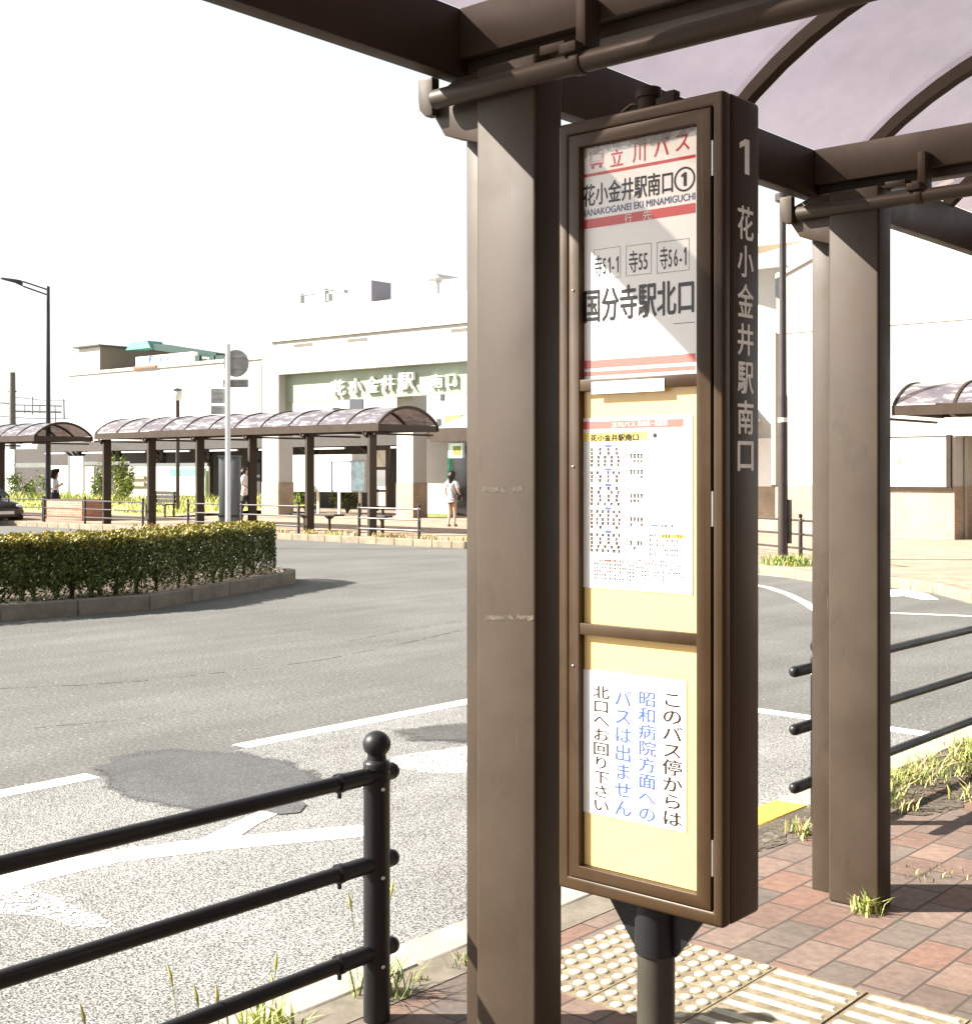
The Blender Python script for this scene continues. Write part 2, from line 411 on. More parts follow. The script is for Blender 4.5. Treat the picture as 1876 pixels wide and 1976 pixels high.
M['residue'] = mat('tape_glue_residue', (0.064, 0.051, 0.037), 0.8, 0.5, 40)
ragged(M['residue'], 45, 0.46)

# ------------------------------------------------------------------ mesh helpers
def wloc(o):
    v = Vector((0, 0, 0))
    while o is not None:
        v += o.location; o = o.parent
    return v
class MB:
    def __init__(s): s.v = []; s.f = []; s.mi = []
    def add(s, vs, fs, mi=0):
        k = len(s.v); s.v += [tuple(p) for p in vs]
        for f in fs: s.f.append([k + i for i in f]); s.mi.append(mi)
        return s
    def box(s, a, b, mi=0):
        x0, x1 = sorted((a[0], b[0])); y0, y1 = sorted((a[1], b[1])); z0, z1 = sorted((a[2], b[2]))
        return s.add([(x0, y0, z0), (x1, y0, z0), (x1, y1, z0), (x0, y1, z0), (x0, y0, z1), (x1, y0, z1), (x1, y1, z1), (x0, y1, z1)],
                     [(0, 3, 2, 1), (4, 5, 6, 7), (0, 1, 5, 4), (1, 2, 6, 5), (2, 3, 7, 6), (3, 0, 4, 7)], mi)
    def bx(s, c, d, mi=0):
        return s.box([c[i] - d[i] / 2 for i in range(3)], [c[i] + d[i] / 2 for i in range(3)], mi)
    def quad(s, a, b, c, d, mi=0): return s.add([a, b, c, d], [(0, 1, 2, 3)], mi)
    def prism(s, poly, ext, mi=0):
        # poly: list of 3-D points of one cap; ext: extrusion vector
        n = len(poly); e = Vector(ext)
        a = [Vector(p) for p in poly]; b = [p + e for p in a]
        nrm = Vector((0, 0, 0))
        for i in range(n): nrm += a[i].cross(a[(i + 1) % n])
        flip = nrm.dot(e) > 0
        fs = []
        fs.append(list(range(n))[::-1] if flip else list(range(n)))
        fs.append([n + i for i in range(n)] if flip else [n + i for i in range(n)][::-1])
        for i in range(n):
            j = (i + 1) % n
            fs.append([i, j, n + j, n + i] if flip else [j, i, n + i, n + j])
        return s.add(a + b, fs, mi)
    def tube(s, pts, r, seg=12, mi=0, caps=True):
        pts = [Vector(p) for p in pts]
        rs = r if isinstance(r, (list, tuple)) else [r] * len(pts)
        vs = []; up = Vector((0, 0, 1))
        for i, p in enumerate(pts):
            t = (pts[min(i + 1, len(pts) - 1)] - pts[max(i - 1, 0)]).normalized()
            u = up if abs(t.z) < 0.95 else Vector((1, 0, 0))
            a = t.cross(u).normalized(); b = t.cross(a).normalized()
            for k in range(seg):
                q = 2 * math.pi * k / seg
                vs.append(p + a * math.cos(q) * rs[i] + b * math.sin(q) * rs[i])
        fs = []
        for i in range(len(pts) - 1):
            for k in range(seg):
                k2 = (k + 1) % seg
                fs.append((i * seg + k, i * seg + k2, (i + 1) * seg + k2, (i + 1) * seg + k))
        if caps:
            fs.append(list(range(seg))[::-1]); fs.append([(len(pts) - 1) * seg + k for k in range(seg)])
        return s.add(vs, fs, mi)
    def lathe(s, c, prof, seg=20, mi=0):
        vs = []; fs = []
        for (r, z) in prof:
            for k in range(seg):
                q = 2 * math.pi * k / seg
                vs.append((c[0] + r * math.cos(q), c[1] + r * math.sin(q), c[2] + z))
        for i in range(len(prof) - 1):
            for k in range(seg):
                k2 = (k + 1) % seg
                fs.append((i * seg + k, i * seg + k2, (i + 1) * seg + k2, (i + 1) * seg + k))
        fs.append(list(range(seg))[::-1]); fs.append([(len(prof) - 1) * seg + k for k in range(seg)])
        return s.add(vs, fs, mi)
    def ball(s, c, r, seg=14, rings=8, mi=0, sc=(1, 1, 1)):
        vs = []; fs = []
        for i in range(1, rings):
            t = math.pi * i / rings
            for k in range(seg):
                q = 2 * math.pi * k / seg
                vs.append((c[0] + r * sc[0] * math.sin(t) * math.cos(q), c[1] + r * sc[1] * math.sin(t) * math.sin(q), c[2] + r * sc[2] * math.cos(t)))
        top = len(vs); vs.append((c[0], c[1], c[2] + r * sc[2])); vs.append((c[0], c[1], c[2] - r * sc[2]))
        for i in range(rings - 2):
            for k in range(seg):
                k2 = (k + 1) % seg
                fs.append((i * seg + k, (i + 1) * seg + k, (i + 1) * seg + k2, i * seg + k2))
        for k in range(seg):
            k2 = (k + 1) % seg
            fs.append((top, k, k2)); fs.append((top + 1, (rings - 2) * seg + k2, (rings - 2) * seg + k))
        return s.add(vs, fs, mi)
    def build(s, name, m, parent=None, bevel=0, smooth=False, seg=2):
        off = wloc(parent) if parent is not None else Vector((0, 0, 0))
        me = bpy.data.meshes.new(name)
        me.from_pydata([tuple(Vector(p) - off) for p in s.v], [], s.f)
        for mm in (m if isinstance(m, (list, tuple)) else [m]): me.materials.append(mm)
        if any(s.mi): me.polygons.foreach_set('material_index', s.mi)
        if bevel:
            bm = bmesh.new(); bm.from_mesh(me)
            ed = [e for e in bm.edges if len(e.link_faces) == 2 and e.calc_face_angle(0) > 0.6]
            bmesh.ops.bevel(bm, geom=ed, offset=bevel, segments=seg, affect='EDGES', profile=0.5, clamp_overlap=True)
            bm.to_mesh(me); bm.free()
        o = bpy.data.objects.new(name, me); COL.objects.link(o)
        if smooth or bevel:
            me.polygons.foreach_set('use_smooth', [True] * len(me.polygons))
            try: me.set_sharp_from_angle(angle=R(38))
            except Exception: pass
        if parent is not None: o.parent = parent
        me.update()
        return o
def tag(o, label=None, cat=None, group=None, kind=None):
    if label: o['label'] = label
    if cat: o['category'] = cat
    if group: o['group'] = group
    if kind: o['kind'] = kind
    return o
def thing(name, loc, label, cat, group=None):
    o = bpy.data.objects.new(name, None); COL.objects.link(o)
    o.location = loc; o.empty_display_size = 0.2
    return tag(o, label, cat, group)
def struct(o, label=None, cat=None): return tag(o, label, cat, kind='structure')

# text -> flat print or raised letters
ONE = ([Vector(p) for p in ((.20, 0, 0), (.33, 0, 0), (.33, .70, 0), (.22, .70, 0), (.06, .585, 0), (.06, .475, 0), (.20, .56, 0))], [[0, 1, 2, 6], [2, 3, 4, 5, 6]])
def glyph_raw(body, extrude=0.0):
    c = bpy.data.curves.new('lettering', 'FONT'); c.body = body; c.extrude = extrude
    c.resolution_u = 3
    o = bpy.data.objects.new('lettering', c); COL.objects.link(o)
    bpy.context.view_layer.update()
    dg = bpy.context.evaluated_depsgraph_get()
    me = bpy.data.meshes.new_from_object(o.evaluated_get(dg))
    vs = [v.co.copy() for v in me.vertices]; fs = [list(p.vertices) for p in me.polygons]
    bpy.data.meshes.remove(me); bpy.data.objects.remove(o); bpy.data.curves.remove(c)
    return vs, fs
def glyph_mesh(body, bold=0.0, extrude=0.0):
    if '1' in body and not extrude:
        vs, fs, x = [], [], 0.0
        for ch in body:
            v2, f2 = ONE if ch == '1' else glyph_raw(ch)
            k = len(vs); vs += [v + Vector((x, 0, 0)) for v in v2]; fs += [[k + i for i in f] for f in f2]
            x += {'1': .50, '-': .50}.get(ch, 1.02 if ord(ch) > 255 else .66)
    else:
        vs, fs = glyph_raw(body, extrude)
    if bold and not extrude:      # heavier strokes: the print is struck again a hair to each side
        V, F_ = list(vs), list(fs); h = 0.0
        for dx, dy in ((bold, 0), (-bold, 0), (0, bold * .6), (0, -bold * .6)):
            h += .0015; k = len(V)
            V += [v + Vector((dx, dy, h)) for v in vs]; F_ += [[k + i for i in f] for f in fs]
        vs, fs = V, F_
    return vs, fs
def text_xz(mb, body, x0, x1, z0, z1, y, bold=0.0, extrude=0.0, mi=0):
    # fit the bounds of the string into x0..x1, z0..z1 on a plane facing -y
    vs, fs = glyph_mesh(body, bold, extrude)
    if not vs: return
    ax, bx = min(v.x for v in vs), max(v.x for v in vs); ay, by = min(v.y for v in vs), max(v.y for v in vs)
    sx, sz = (x1 - x0) / (bx - ax), (z1 - z0) / (by - ay)
    ks = (sx + sz) / 2
    mb.add([(x0 + (v.x - ax) * sx, y - v.z * ks, z0 + (v.y - ay) * sz) for v in vs], fs, mi)
def char_em(mb, ch, x0, x1, z0, z1, y, bold=0.0, mi=0, face='-y'):
    # place a character's em box (0..1 by -0.12..0.88) in the cell so kana keep their own size
    vs, fs = glyph_mesh(ch, bold)
    out = []
    for v in vs:
        a = x0 + v.x * (x1 - x0); b = z0 + (v.y + 0.12) * (z1 - z0)
        out.append((a, y - v.z * .02, b) if face == '-y' else (y, a, b))
    mb.add(out, fs, mi)

# ------------------------------------------------------------------ the setting: ground, road, bay, kerbs, pavements
ZR = -0.15
g = MB(); g.quad((-400, -200, ZR - .012), (400, -200, ZR - .012), (400, 600, ZR - .012), (-400, 600, ZR - .012))
struct(g.build('ground', M['ground']), 'dusty ground round the bus turnaround')
g = MB(); g.quad((-75, -30, ZR), (45, -30, ZR), (45, 24, ZR), (-75, 24, ZR))
struct(g.build('road', M['asphalt']), 'grey worn asphalt turning circle')
KX = -2.86     # back of the near kerb
g = MB(); g.quad((-6.42, -20, ZR + .002), (-3.0, -20, ZR + .002), (-3.0, 8.35, ZR + .002), (-6.42, 8.35, ZR + .002))
struct(g.build('bus_bay_surface', M['bay']), 'coarse speckled surface of the bus bay')

def kerb_strip(name, pts, width, z0, z1, m, side=1, block=0.6):
    # pts: polyline of the road-side top edge
    mb = MB(); n = len(pts)
    P = [Vector((p[0], p[1], 0)) for p in pts]
    inn = []
    for i in range(n):
        t = (P[min(i + 1, n - 1)] - P[max(i - 1, 0)]).normalized()
        inn.append(P[i] + Vector((-t.y, t.x, 0)) * width * side)
    for i in range(n - 1):
        L = (P[i + 1] - P[i]).length
        k = max(1, round(L / block))
        for j in range(k):
            a, b = j / k, (j + 1) / k
            gap = 0.004 / max(L / k, .01)
            a += gap * (b - a); b -= gap * (b - a)
            o1, o2 = P[i].lerp(P[i + 1], a), P[i].lerp(P[i + 1], b)
            i1, i2 = inn[i].lerp(inn[i + 1], a), inn[i].lerp(inn[i + 1], b)
            mb.prism([(o1.x, o1.y, z0), (o2.x, o2.y, z0), (i2.x, i2.y, z0), (i1.x, i1.y, z0)], (0, 0, z1 - z0))
    return mb.build(name, m, bevel=0.012, seg=1)
near_k = [(KX - .18, -12), (KX - .18, 4.2)]
struct(kerb_strip('kerb', near_k, .18, ZR - .1, 0.004, M['concrete'], -1), 'pale concrete kerb of the bus bay')
struct(kerb_strip('kerb', [(KX - .18, 4.2), (KX - .18, 5.6)], .18, ZR - .1, 0.004, M['yellow_kerb'], -1), 'kerb stretch with worn yellow paint')
curve = [(KX - .18, 5.6), (KX - .18, 10.5)]
for k in range(1, 9):
    a = R(180 - k * 90 / 8)
    curve.append((KX - .18 + 3 + 3 * math.cos(a), 10.5 + 3 * math.sin(a)))
curve.append((30, 13.5))
struct(kerb_strip('kerb', curve, .18, ZR - .1, 0.004, M['concrete'], -1), 'pale concrete kerb curving away')
inner = [(KX, -12), (KX, 10.5)] + [(KX + 2.82 + 2.82 * math.cos(R(180 - k * 90 / 8)), 10.5 + 2.82 * math.sin(R(180 - k * 90 / 8))) for k in range(1, 9)] + [(30, 13.32), (30, -12)]
g = MB(); g.prism([(p[0], p[1], ZR - .1) for p in inner], (0, 0, -ZR + .1))
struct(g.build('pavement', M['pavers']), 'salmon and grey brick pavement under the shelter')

fk = [(-75, 21.9), (-40, 21.9), (-20, 21.9), (-14.5, 21.7), (-12.8, 21.2)]
for px, py in ((1465, 1089), (1573, 1105), (1717, 1114), (1800, 1124), (1876, 1143)):
    p = G(px, py, 0); fk.append((p.x, p.y))
fk += [(-3.4, 16.6), (6, 16.2), (40, 16.2)]
struct(kerb_strip('kerb', fk, .2, ZR - .1, 0.004, M['concrete_tan'], 1), 'far kerb of the turning circle')
fin = []
for i, p in enumerate(fk):
    t = (Vector(fk[min(i + 1, len(fk) - 1)]) - Vector(fk[max(i - 1, 0)])).normalized()
    fin.append((p[0] - t.y * .2, p[1] + t.x * .2))
g = MB(); g.prism([(p[0], p[1], ZR - .1) for p in fin] + [(40, 90, ZR - .1), (-75, 90, ZR - .1)], (0, 0, -ZR + .1))
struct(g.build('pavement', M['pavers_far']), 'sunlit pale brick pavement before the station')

ragged(M['moss'], 16, 0.47)
g = MB(); g.quad((KX + .003, -12, .0022), (KX + .15, -12, .0022), (KX + .15, 5.9, .0022), (KX + .003, 5.9, .0022))
struct(g.build('concrete_edging', M['edging']), 'rough concrete edging behind the kerb')
r_ = random.Random(17); mb = MB(); vs = []
for k in range(40):
    y = 4.7 + 5.2 * k / 39; vs.append((KX + .002, y, .0035)); vs.append((KX + (.16 if y < 5.7 else .52) + r_.uniform(-.05, .06), y, .0035))
mb.add(vs, [(2 * i, 2 * i + 1, 2 * i + 3, 2 * i + 2) for i in range(39)])
struct(mb.build('moss_strip', M['moss']), 'dark mossy dirt along the back of the kerb')
# tactile paving let into the pavement
def tactile_dots(x0, y0, n=2):
    mb = MB()
    for i in range(n):
        for j in range(n):
            ax, ay = x0 + .3 * i, y0 + .3 * j
            mb.box((ax + .002, ay + .002, -.02), (ax + .298, ay + .298, .004), 0)
            for a in range(5):
                for b in range(5):
                    cx, cy = ax + .03 + a * .06, ay + .03 + b * .06
                    mb.lathe((cx, cy, .004), [(.0200, 0), (.0188, .003), (.0145, .0055)], 12, 1)
    return mb
struct(tactile_dots(-2.6, 3.10).build('tactile_dot_paving', [M['tactile'], M['tactile_top']]), 'cream tactile paving with round studs')
mb = MB()
for i in range(7):
    for j in range(2):
        ax, ay = -2.0 + .3 * i + (.006 if i else 0), 3.10 + .3 * j
        mb.box((ax + .003, ay + .002, -.02), (ax + .297, ay + .298, .004), 0)
        for b in range(4):
            cy = ay + .0375 + b * .075
            pr = [(ax + .012, cy - .014, .004), (ax + .288, cy - .014, .004), (ax + .288, cy + .014, .004), (ax + .012, cy + .014, .004)]
            tp = [(ax + .020, cy - .009, .0095), (ax + .280, cy - .009, .0095), (ax + .280, cy + .009, .0095), (ax + .020, cy + .009, .0095)]
            mb.add(pr + tp, [(4, 5, 6, 7), (0, 1, 5, 4), (1, 2, 6, 5), (2, 3, 7, 6), (3, 0, 4, 7)], 1)
struct(mb.build('tactile_bar_paving', [M['tactile'], M['tactile_top']]), 'cream tactile paving with long raised bars')

# road markings
ZM = ZR + .004
def marking(pts, m, z=ZM):
    mb = MB(); mb.add([G(px, py, z) for px, py in pts], [list(range(len(pts)))])
    o = mb.build('road_marking', m); struct(o, None); return o
def line_strip(name, pts, w, m, z=ZM, jit=0.0):
    mb = MB(); P = [Vector((p[0], p[1], z)) for p in pts]; vs = []
    for i, p in enumerate(P):
        t = (P[min(i + 1, len(P) - 1)] - P[max(i - 1, 0)]).normalized(); nn = Vector((-t.y, t.x, 0))
        ww = w * (1 + rnd.uniform(-jit, jit)); p = p + nn * rnd.uniform(-jit, jit) * w * 2
        vs += [p + nn * ww / 2, p - nn * ww / 2]
    mb.add(vs, [(2 * i, 2 * i + 1, 2 * i + 3, 2 * i + 2) for i in range(len(P) - 1)])
    o = mb.build(name, m); struct(o); return o
line_strip('road_marking', [(-6.48, -20), (-6.48, 4.12)], .15, M['line'])
line_strip('road_marking', [(-6.48, 5.15), (-6.48, 8.35)], .15, M['line'])
line_strip('road_marking', [(-6.48, 8.42), (-3.1, 8.30)], .15, M['line'])
marking([(-60, 1705), (60, 1668), (200, 1645), (360, 1623), (690, 1593), (712, 1594), (708, 1612), (690, 1616), (420, 1641), (230, 1664), (80, 1700), (-60, 1745)], M['line'])
marking([(352, 1636), (500, 1566), (552, 1563), (498, 1590), (430, 1636)], M['line'], ZM + .0012)
marking([(-60, 1700), (30, 1705), (90, 1725), (185, 1765), (225, 1788), (150, 1792), (80, 1768), (-60, 1762)], M['line_worn'], ZM + .0012)
marking([(752, 1462), (800, 1454), (893, 1441), (990, 1430), (990, 1478), (893, 1492), (830, 1493), (760, 1480)], M['line_worn'])
marking([(905, 1430), (1085, 1400), (1085, 1440), (905, 1462)], M['line_worn'], ZM + .0012)
p = [G(a, b, ZM) for a, b in ((1440, 1126), (1480, 1133), (1520, 1146), (1552, 1162), (1580, 1180), (1605, 1205))]
line_strip('road_marking', [(q.x, q.y) for q in p], .13, M['line'])
p = [G(a, b, ZM) for a, b in ((1600, 1178), (1717, 1183), (1800, 1186), (1900, 1190))]
line_strip('road_marking', [(q.x, q.y) for q in p], .12, M['line'])
marking([(1690, 1137), (1760, 1139), (1790, 1146), (1812, 1157), (1780, 1157), (1745, 1150), (1700, 1152)], M['line'], ZM + .0012)
p = [G(a, b, ZM) for a, b in ((1440, 1106), (1573, 1119), (1717, 1128), (1800, 1140), (1900, 1165))]
line_strip('road_marking', [(q.x, q.y) for q in p], .13, M['line_worn'])
# tar repair and cracks
pts = []
cc = G(395, 1493, ZM); ax1 = (G(612, 1506, ZM) - G(180, 1490, ZM)) / 2; ax2 = (G(400, 1437, ZM) - G(390, 1549, ZM)) / 2
cc = (G(612, 1506, ZM) + G(180, 1490, ZM)) / 2
mb = MB(); vs = []
for k in range(160):
    q = 2 * math.pi * k / 160; j = 1 + 0.04 * math.sin(3 * q + 1) + .02 * math.sin(11 * q) + rnd.uniform(-.022, .022)
    vs.append(cc + ax1 * math.cos(q) * j + ax2 * math.sin(q) * j + Vector((0, 0, .0022)))
patch('tar_patch', vs, .80, 1.10, M['tar'], 'smooth dark tar repair across the bay line')
patch('tar_patch', [G(a, b, ZM + .0034) for a, b in ((488, 1545), (560, 1538), (592, 1552), (580, 1568), (540, 1572), (500, 1563))], .9, 1.06, M['tar'], 'small dark tar repair beside the large one')
patch('tar_patch', [G(a, b, ZM + .0026) for a, b in ((745, 1408), (800, 1400), (893, 1392), (960, 1395), (960, 1432), (880, 1438), (790, 1432), (750, 1422))], .35, 1.15, M['smear'], 'dark smear of tar by the shelter post')
def crack(pts, w=.03):
    out = []
    for i in range(len(pts) - 1):
        a, b = G(*pts[i], ZM), G(*pts[i + 1], ZM)
        k = max(2, int((b - a).length / .12))
        for j in range(k): out.append(tuple(a.lerp(b, j / k))[:2])
    line_strip('road_crack', out, w, M['crack'], ZM - .002, .55)
crack([(-40, 1330), (150, 1322), (300, 1312), (430, 1297), (600, 1277), (760, 1246), (900, 1214)], .013)
crack([(640, 1244), (720, 1228), (800, 1212), (900, 1196)], .010)
crack([(700, 1184), (800, 1172), (900, 1160)], .009)
crack([(560, 1133), (690, 1134), (800, 1135.5), (900, 1138)], .018)
crack([(60, 1405), (200, 1392), (330, 1380)], .009)

# ------------------------------------------------------------------ shelter (bus canopy) builder
SPAN, ARC_R = 2.10, 1.49
PHI = math.asin(SPAN / 2 / ARC_R)
def arc(v):   # height of the vault above its springing at distance v from the road-side edge
    c = v - SPAN / 2
    return math.sqrt(max(0, ARC_R ** 2 - c * c)) - ARC_R * math.cos(PHI)
def canopy(name, W, base, label, u0, u1, cols, ties, ribs, roof_m, near, group='arched bus shelters'):
    """W(u, v, z) -> world; u along the shelter, v inward from the road-side edge"""
    root = thing(name, base, label, 'bus shelter', group)
    seg = 3 if near else 1
    bv = 0.010 if near else 0.0
    ZB, ZT = 2.565, 2.743
    def bxw(mb, u, v, z, mi=0):
        return mb.box(W(u[0], v[0], z[0]), W(u[1], v[1], z[1]), mi)
    for u in cols:
        c = MB(); bxw(c, (u, u + .107), (.110, .302), (0, ZB))
        co = c.build('column', M['bronze'], root, bv, seg=seg)
        c = MB(); bxw(c, (u + .085, u + .165), (.002, .1098), (0, 2.47))
        cv = c.build('cover_plate', M['bronze'], co, .004 if near else 0)
        if near:
            for z in (.06, .5, .94, 1.38, 1.82, 2.22):
                b = MB(); q = W(u + .084, .092, z); b.ball(q, .0055, 8, 6)
                b.build('screw', M['steel_bright'], cv, smooth=True)
        # flared head between the column and the eave
        h = MB()
        poly = [(-.015, 2.42), (.11, 2.38), (.30, 2.38), (.30, ZB - .003), (.03, ZB - .003), (-.05, 2.53), (-.062, 2.49)]
        a = [Vector(W(u + .02, v, z)) for v, z in poly]; e = Vector(W(u + .084, 0, 0)) - Vector(W(u + .02, 0, 0))
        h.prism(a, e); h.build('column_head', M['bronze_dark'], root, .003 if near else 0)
        h = MB()
        poly = [(-.031, 2.56), (-.031, 2.47), (-.056, 2.47), (-.077, 2.49), (-.081, 2.52), (-.081, 2.57), (-.031, 2.57)]
        a = [Vector(W(u - .01, v, z)) for v, z in poly]; e = Vector(W(u + .018, 0, 0)) - Vector(W(u - .01, 0, 0))
        h.prism(a, e); h.build('eave_bracket', M['bronze'], root, .003 if near else 0)
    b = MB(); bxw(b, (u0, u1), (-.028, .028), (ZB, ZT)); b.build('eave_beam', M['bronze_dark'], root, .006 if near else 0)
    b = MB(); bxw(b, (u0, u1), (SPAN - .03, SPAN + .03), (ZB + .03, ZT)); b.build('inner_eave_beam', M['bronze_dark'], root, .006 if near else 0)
    for u in ties:
        b = MB(); bxw(b, (u, u + .10), (.0285, SPAN - .0305), (2.61, ZT - .002))
        bxw(b, (u + .03, u + .095), (.0285, SPAN - .0305), (2.578, 2.6099))
        b.build('tie_beam', M['bronze'], root, .004 if near else 0)
        b = MB(); b.tube([W(u - .05, -.008, 2.503), W(u - .05, SPAN - .02, 2.503)], .0245, 16 if near else 8)
        pp = b.build('drain_pipe', M['bronze'], root, smooth=True)
        if near:
            for v in (.45, 1.55):
                b = MB(); a, c2 = W(u - .05, v - .014, 2.503), W(u - .05, v + .014, 2.503)
                b.tube([a, c2], .029, 16)
                bxw(b, (u - .060, u - .001), (v - .004, v + .024), (2.535, 2.655))
                bxw(b, (u - .085, u - .012), (v - .034, v + .014), (2.522, 2.546))
                b.build('pipe_clamp', M['bronze_dark'], pp, .002)
                b = MB(); bxw(b, (u - .03, u + .029), (v - .135, v - .06), (2.552, 2.575)); b.build('clamp_foot', M['bronze_dark'], pp, .002)
    for u in ribs:
        b = MB(); n = 20; hw = .026
        vs = []
        for i in range(n + 1):
            v = SPAN * i / n; z = ZT + .012 + arc(v)
            for du, dz in ((-hw, -.048), (hw, -.048), (hw, .028), (-hw, .028)): vs.append(W(u + du, v, z + dz))
        fs = []
        for i in range(n):
            for k in range(4):
                k2 = (k + 1) % 4; fs.append((4 * i + k, 4 * i + k2, 4 * i + 4 + k2, 4 * i + 4 + k))
        fs += [(3, 2, 1, 0), (4 * n, 4 * n + 1, 4 * n + 2, 4 * n + 3)]
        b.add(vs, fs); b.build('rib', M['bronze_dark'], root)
    b = MB(); n = 24; nu = max(1, len(ribs) - 1)
    us = ribs
    vs = []
    for u in us:
        for i in range(n + 1):
            v = SPAN * i / n; vs.append(W(u, v, ZT + .014 + arc(v)))
    fs = []
    for a in range(len(us) - 1):
        for i in range(n): fs.append((a * (n + 1) + i, a * (n + 1) + i + 1, (a + 1) * (n + 1) + i + 1, (a + 1) * (n + 1) + i))
    b.add(vs, fs); b.build('roof_sheet', roof_m, root, smooth=True)
    return root
def W_near(u, v, z): return (-2.285 + v, u, z)
canopy('bus_shelter', W_near, (-2.08, 2.5, 0), 'bronze shelter with the bus stop sign beneath its vaulted smoked roof', .30, 6.75,
       [.55, 2.472, 4.40, 6.33], [.58, 2.50, 4.45, 6.38], [.32, 1.04, 2.00, 2.94, 3.885, 4.82, 5.76, 6.70], M['roof'], True)
def W_far(x0):
    return lambda u, v, z: (x0 + u, 22.42 + v, z)
def far_canopy(x0, L, cols, label):
    n = round(L / 1.13)
    ribs = [.03 + (L - .06) * k / n for k in range(n + 1)]
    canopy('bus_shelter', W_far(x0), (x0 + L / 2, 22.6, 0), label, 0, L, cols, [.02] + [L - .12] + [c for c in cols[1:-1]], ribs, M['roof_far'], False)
far_canopy(-35.15, 12.3, [.3 + 2.3 * k for k in range(6)], 'long bronze shelter across the road with six columns behind the hedge')
far_canopy(-50.6, 12.0, [.6, 2.9, 5.2, 7.5, 9.5], 'bronze shelter across the road beside the tall lamp post')
far_canopy(-9.85, 12.0, [3.2, 5.5, 7.8, 10.1], 'bronze shelter before the white building with the poster window')

# ------------------------------------------------------------------ bus stop sign
Y0, XR_, XL_, YB_ = 2.3906, -1.4162, -1.8523, 2.542
ZB_, ZT_ = .597, 2.350
sg = thing('bus_stop_sign', (-1.634, 2.466, 0), 'tall brown bus stop sign case with three framed notice panels on a round pole', 'bus stop sign')
def zf(py, px=1230): return PY(px, py, Y0).z
def xf(px): return PY(px, 912, Y0).x
YP = Y0 + .017
def zp(py, px=1230): return PY(px, py, YP).z
def xp(px): return PY(px, 912, YP).x
xs0, xs1 = xf(1096), xf(1372)          # door outline
zs0, zs1 = zf(1725), zf(233)
xo0, xo1 = xf(1117), xf(1343)          # glazed opening
zo0, zo1 = zf(1700), zf(260)
c = MB()
c.box((XL_, Y0 + .030, ZB_), (XR_, YB_, ZT_))
body = c.build('case', M['sign_case'], sg, .010, seg=3)
c = MB()
prof = [(XL_, ZB_), (XR_, ZB_), (XR_, ZT_), (XL_, ZT_)]
def ring(mb, o, i, ya, yb):
    (ax, az, bx_, bz), (cx, cz, dx, dz) = o, i
    P = [(ax, az), (bx_, az), (bx_, bz), (ax, bz)]; Q = [(cx, cz), (dx, cz), (dx, dz), (cx, dz)]
    vs = [(p[0], ya, p[1]) for p in P] + [(p[0], ya, p[1]) for p in Q] + [(p[0], yb, p[1]) for p in P] + [(p[0], yb, p[1]) for p in Q]
    fs = []
    for k in range(4):
        j = (k + 1) % 4
        fs += [(k, j, 4 + j, 4 + k), (8 + j, 8 + k, 12 + k, 12 + j), (j, k, 8 + k, 8 + j), (4 + k, 4 + j, 12 + j, 12 + k)]
    mb.add(vs, fs)
ring(c, (XL_ + .001, ZB_ + .001, XR_ - .001, ZT_ - .001), (xs0, zs0, xs1 + .004, zs1), Y0, Y0 + .0305)
c.build('case_rim', M['sign_case'], body, .007, seg=3)
d = MB(); ring(d, (xs0 + .0015, zs0 + .0015, xs1 - .001, zs1 - .0015), (xo0, zo0, xo1, zo1), Y0 + .001, Y0 + .029)
door = d.build('door_frame', M['sign_case'], sg, .0022, seg=2)
def bar(pa, pb, pr):  # a crossbar between two heights
    b = MB(); b.box((xo0 - .001, Y0 + .003, zf(pb)), (xo1 + .001, Y0 + .0160, zf(pa))); b.build('crossbar', M['sign_case'], door, .0015)
bar(726, 749, 0); bar(1213, 1236, 0)
d = MB()
for a, b in ((270, 338), (948, 1016), (1622, 1692)):
    d = MB(); d.tube([(xs1 + .0022, Y0 + .004, zf(b, 1371)), (xs1 + .0022, Y0 + .004, zf(a, 1371))], .0026, 8)
    d.build('hinge', M['steel_bright'], door, smooth=True)
d = MB()
for py in (560, 900, 1285): d.ball((xf(1106), Y0 + .0005, zf(py, 1106)), .003, 8, 6)
d.build('screw', M['steel_bright'], door, smooth=True)
g = MB(); g.quad((xo0, Y0 + .0165, zo0), (xo1, Y0 + .0165, zo0), (xo1, Y0 + .0165, zo1), (xo0, Y0 + .0165, zo1))
# papers
def panel(name, m, x0, x1, z0, z1, dy=0.0, parent=None):
    b = MB(); b.box((x0, YP + .003 - dy, z0), (x1, YP + .0055, z1)); return b.build(name, m, parent or sg)
PA, PB = xo0 + .001, xo1 - .001
YPAPER = YP + .003
top = panel('destination_panel', M['paper'], PA, PB, zf(735), zo1 - .001)
mid = panel('route_panel', M['paper_yellow'], PA, PB, zf(1222), zf(740))
low = panel('notice_panel', M['paper_yellow'], PA, PB, zo0 + .001, zf(1226))
YI = YPAPER - .0006
def zi(px, py): return PY(px, py, YPAPER).z
def xi(px): return PY(px, 912, YPAPER).x
def fit(mb, s, L, bL, Rr, tR, bold=0.0, mi=0):
    z0, z1 = zi(L, bL), zi(Rr, tR)
    text_xz(mb, s, xi(L), xi(Rr), z0, z1, YI, bold, 0, mi)
def band(mb, y0, y1, mi=0, xa=1117.5, xb=1342.5, dy=0.0):
    # y0, y1 measured on the middle of the panel
    mb.quad((xi(xa), YI - dy, zi(1230, y1)), (xi(xb), YI - dy, zi(1230, y1)), (xi(xb), YI - dy, zi(1230, y0)), (xi(xa), YI - dy, zi(1230, y0)), mi)
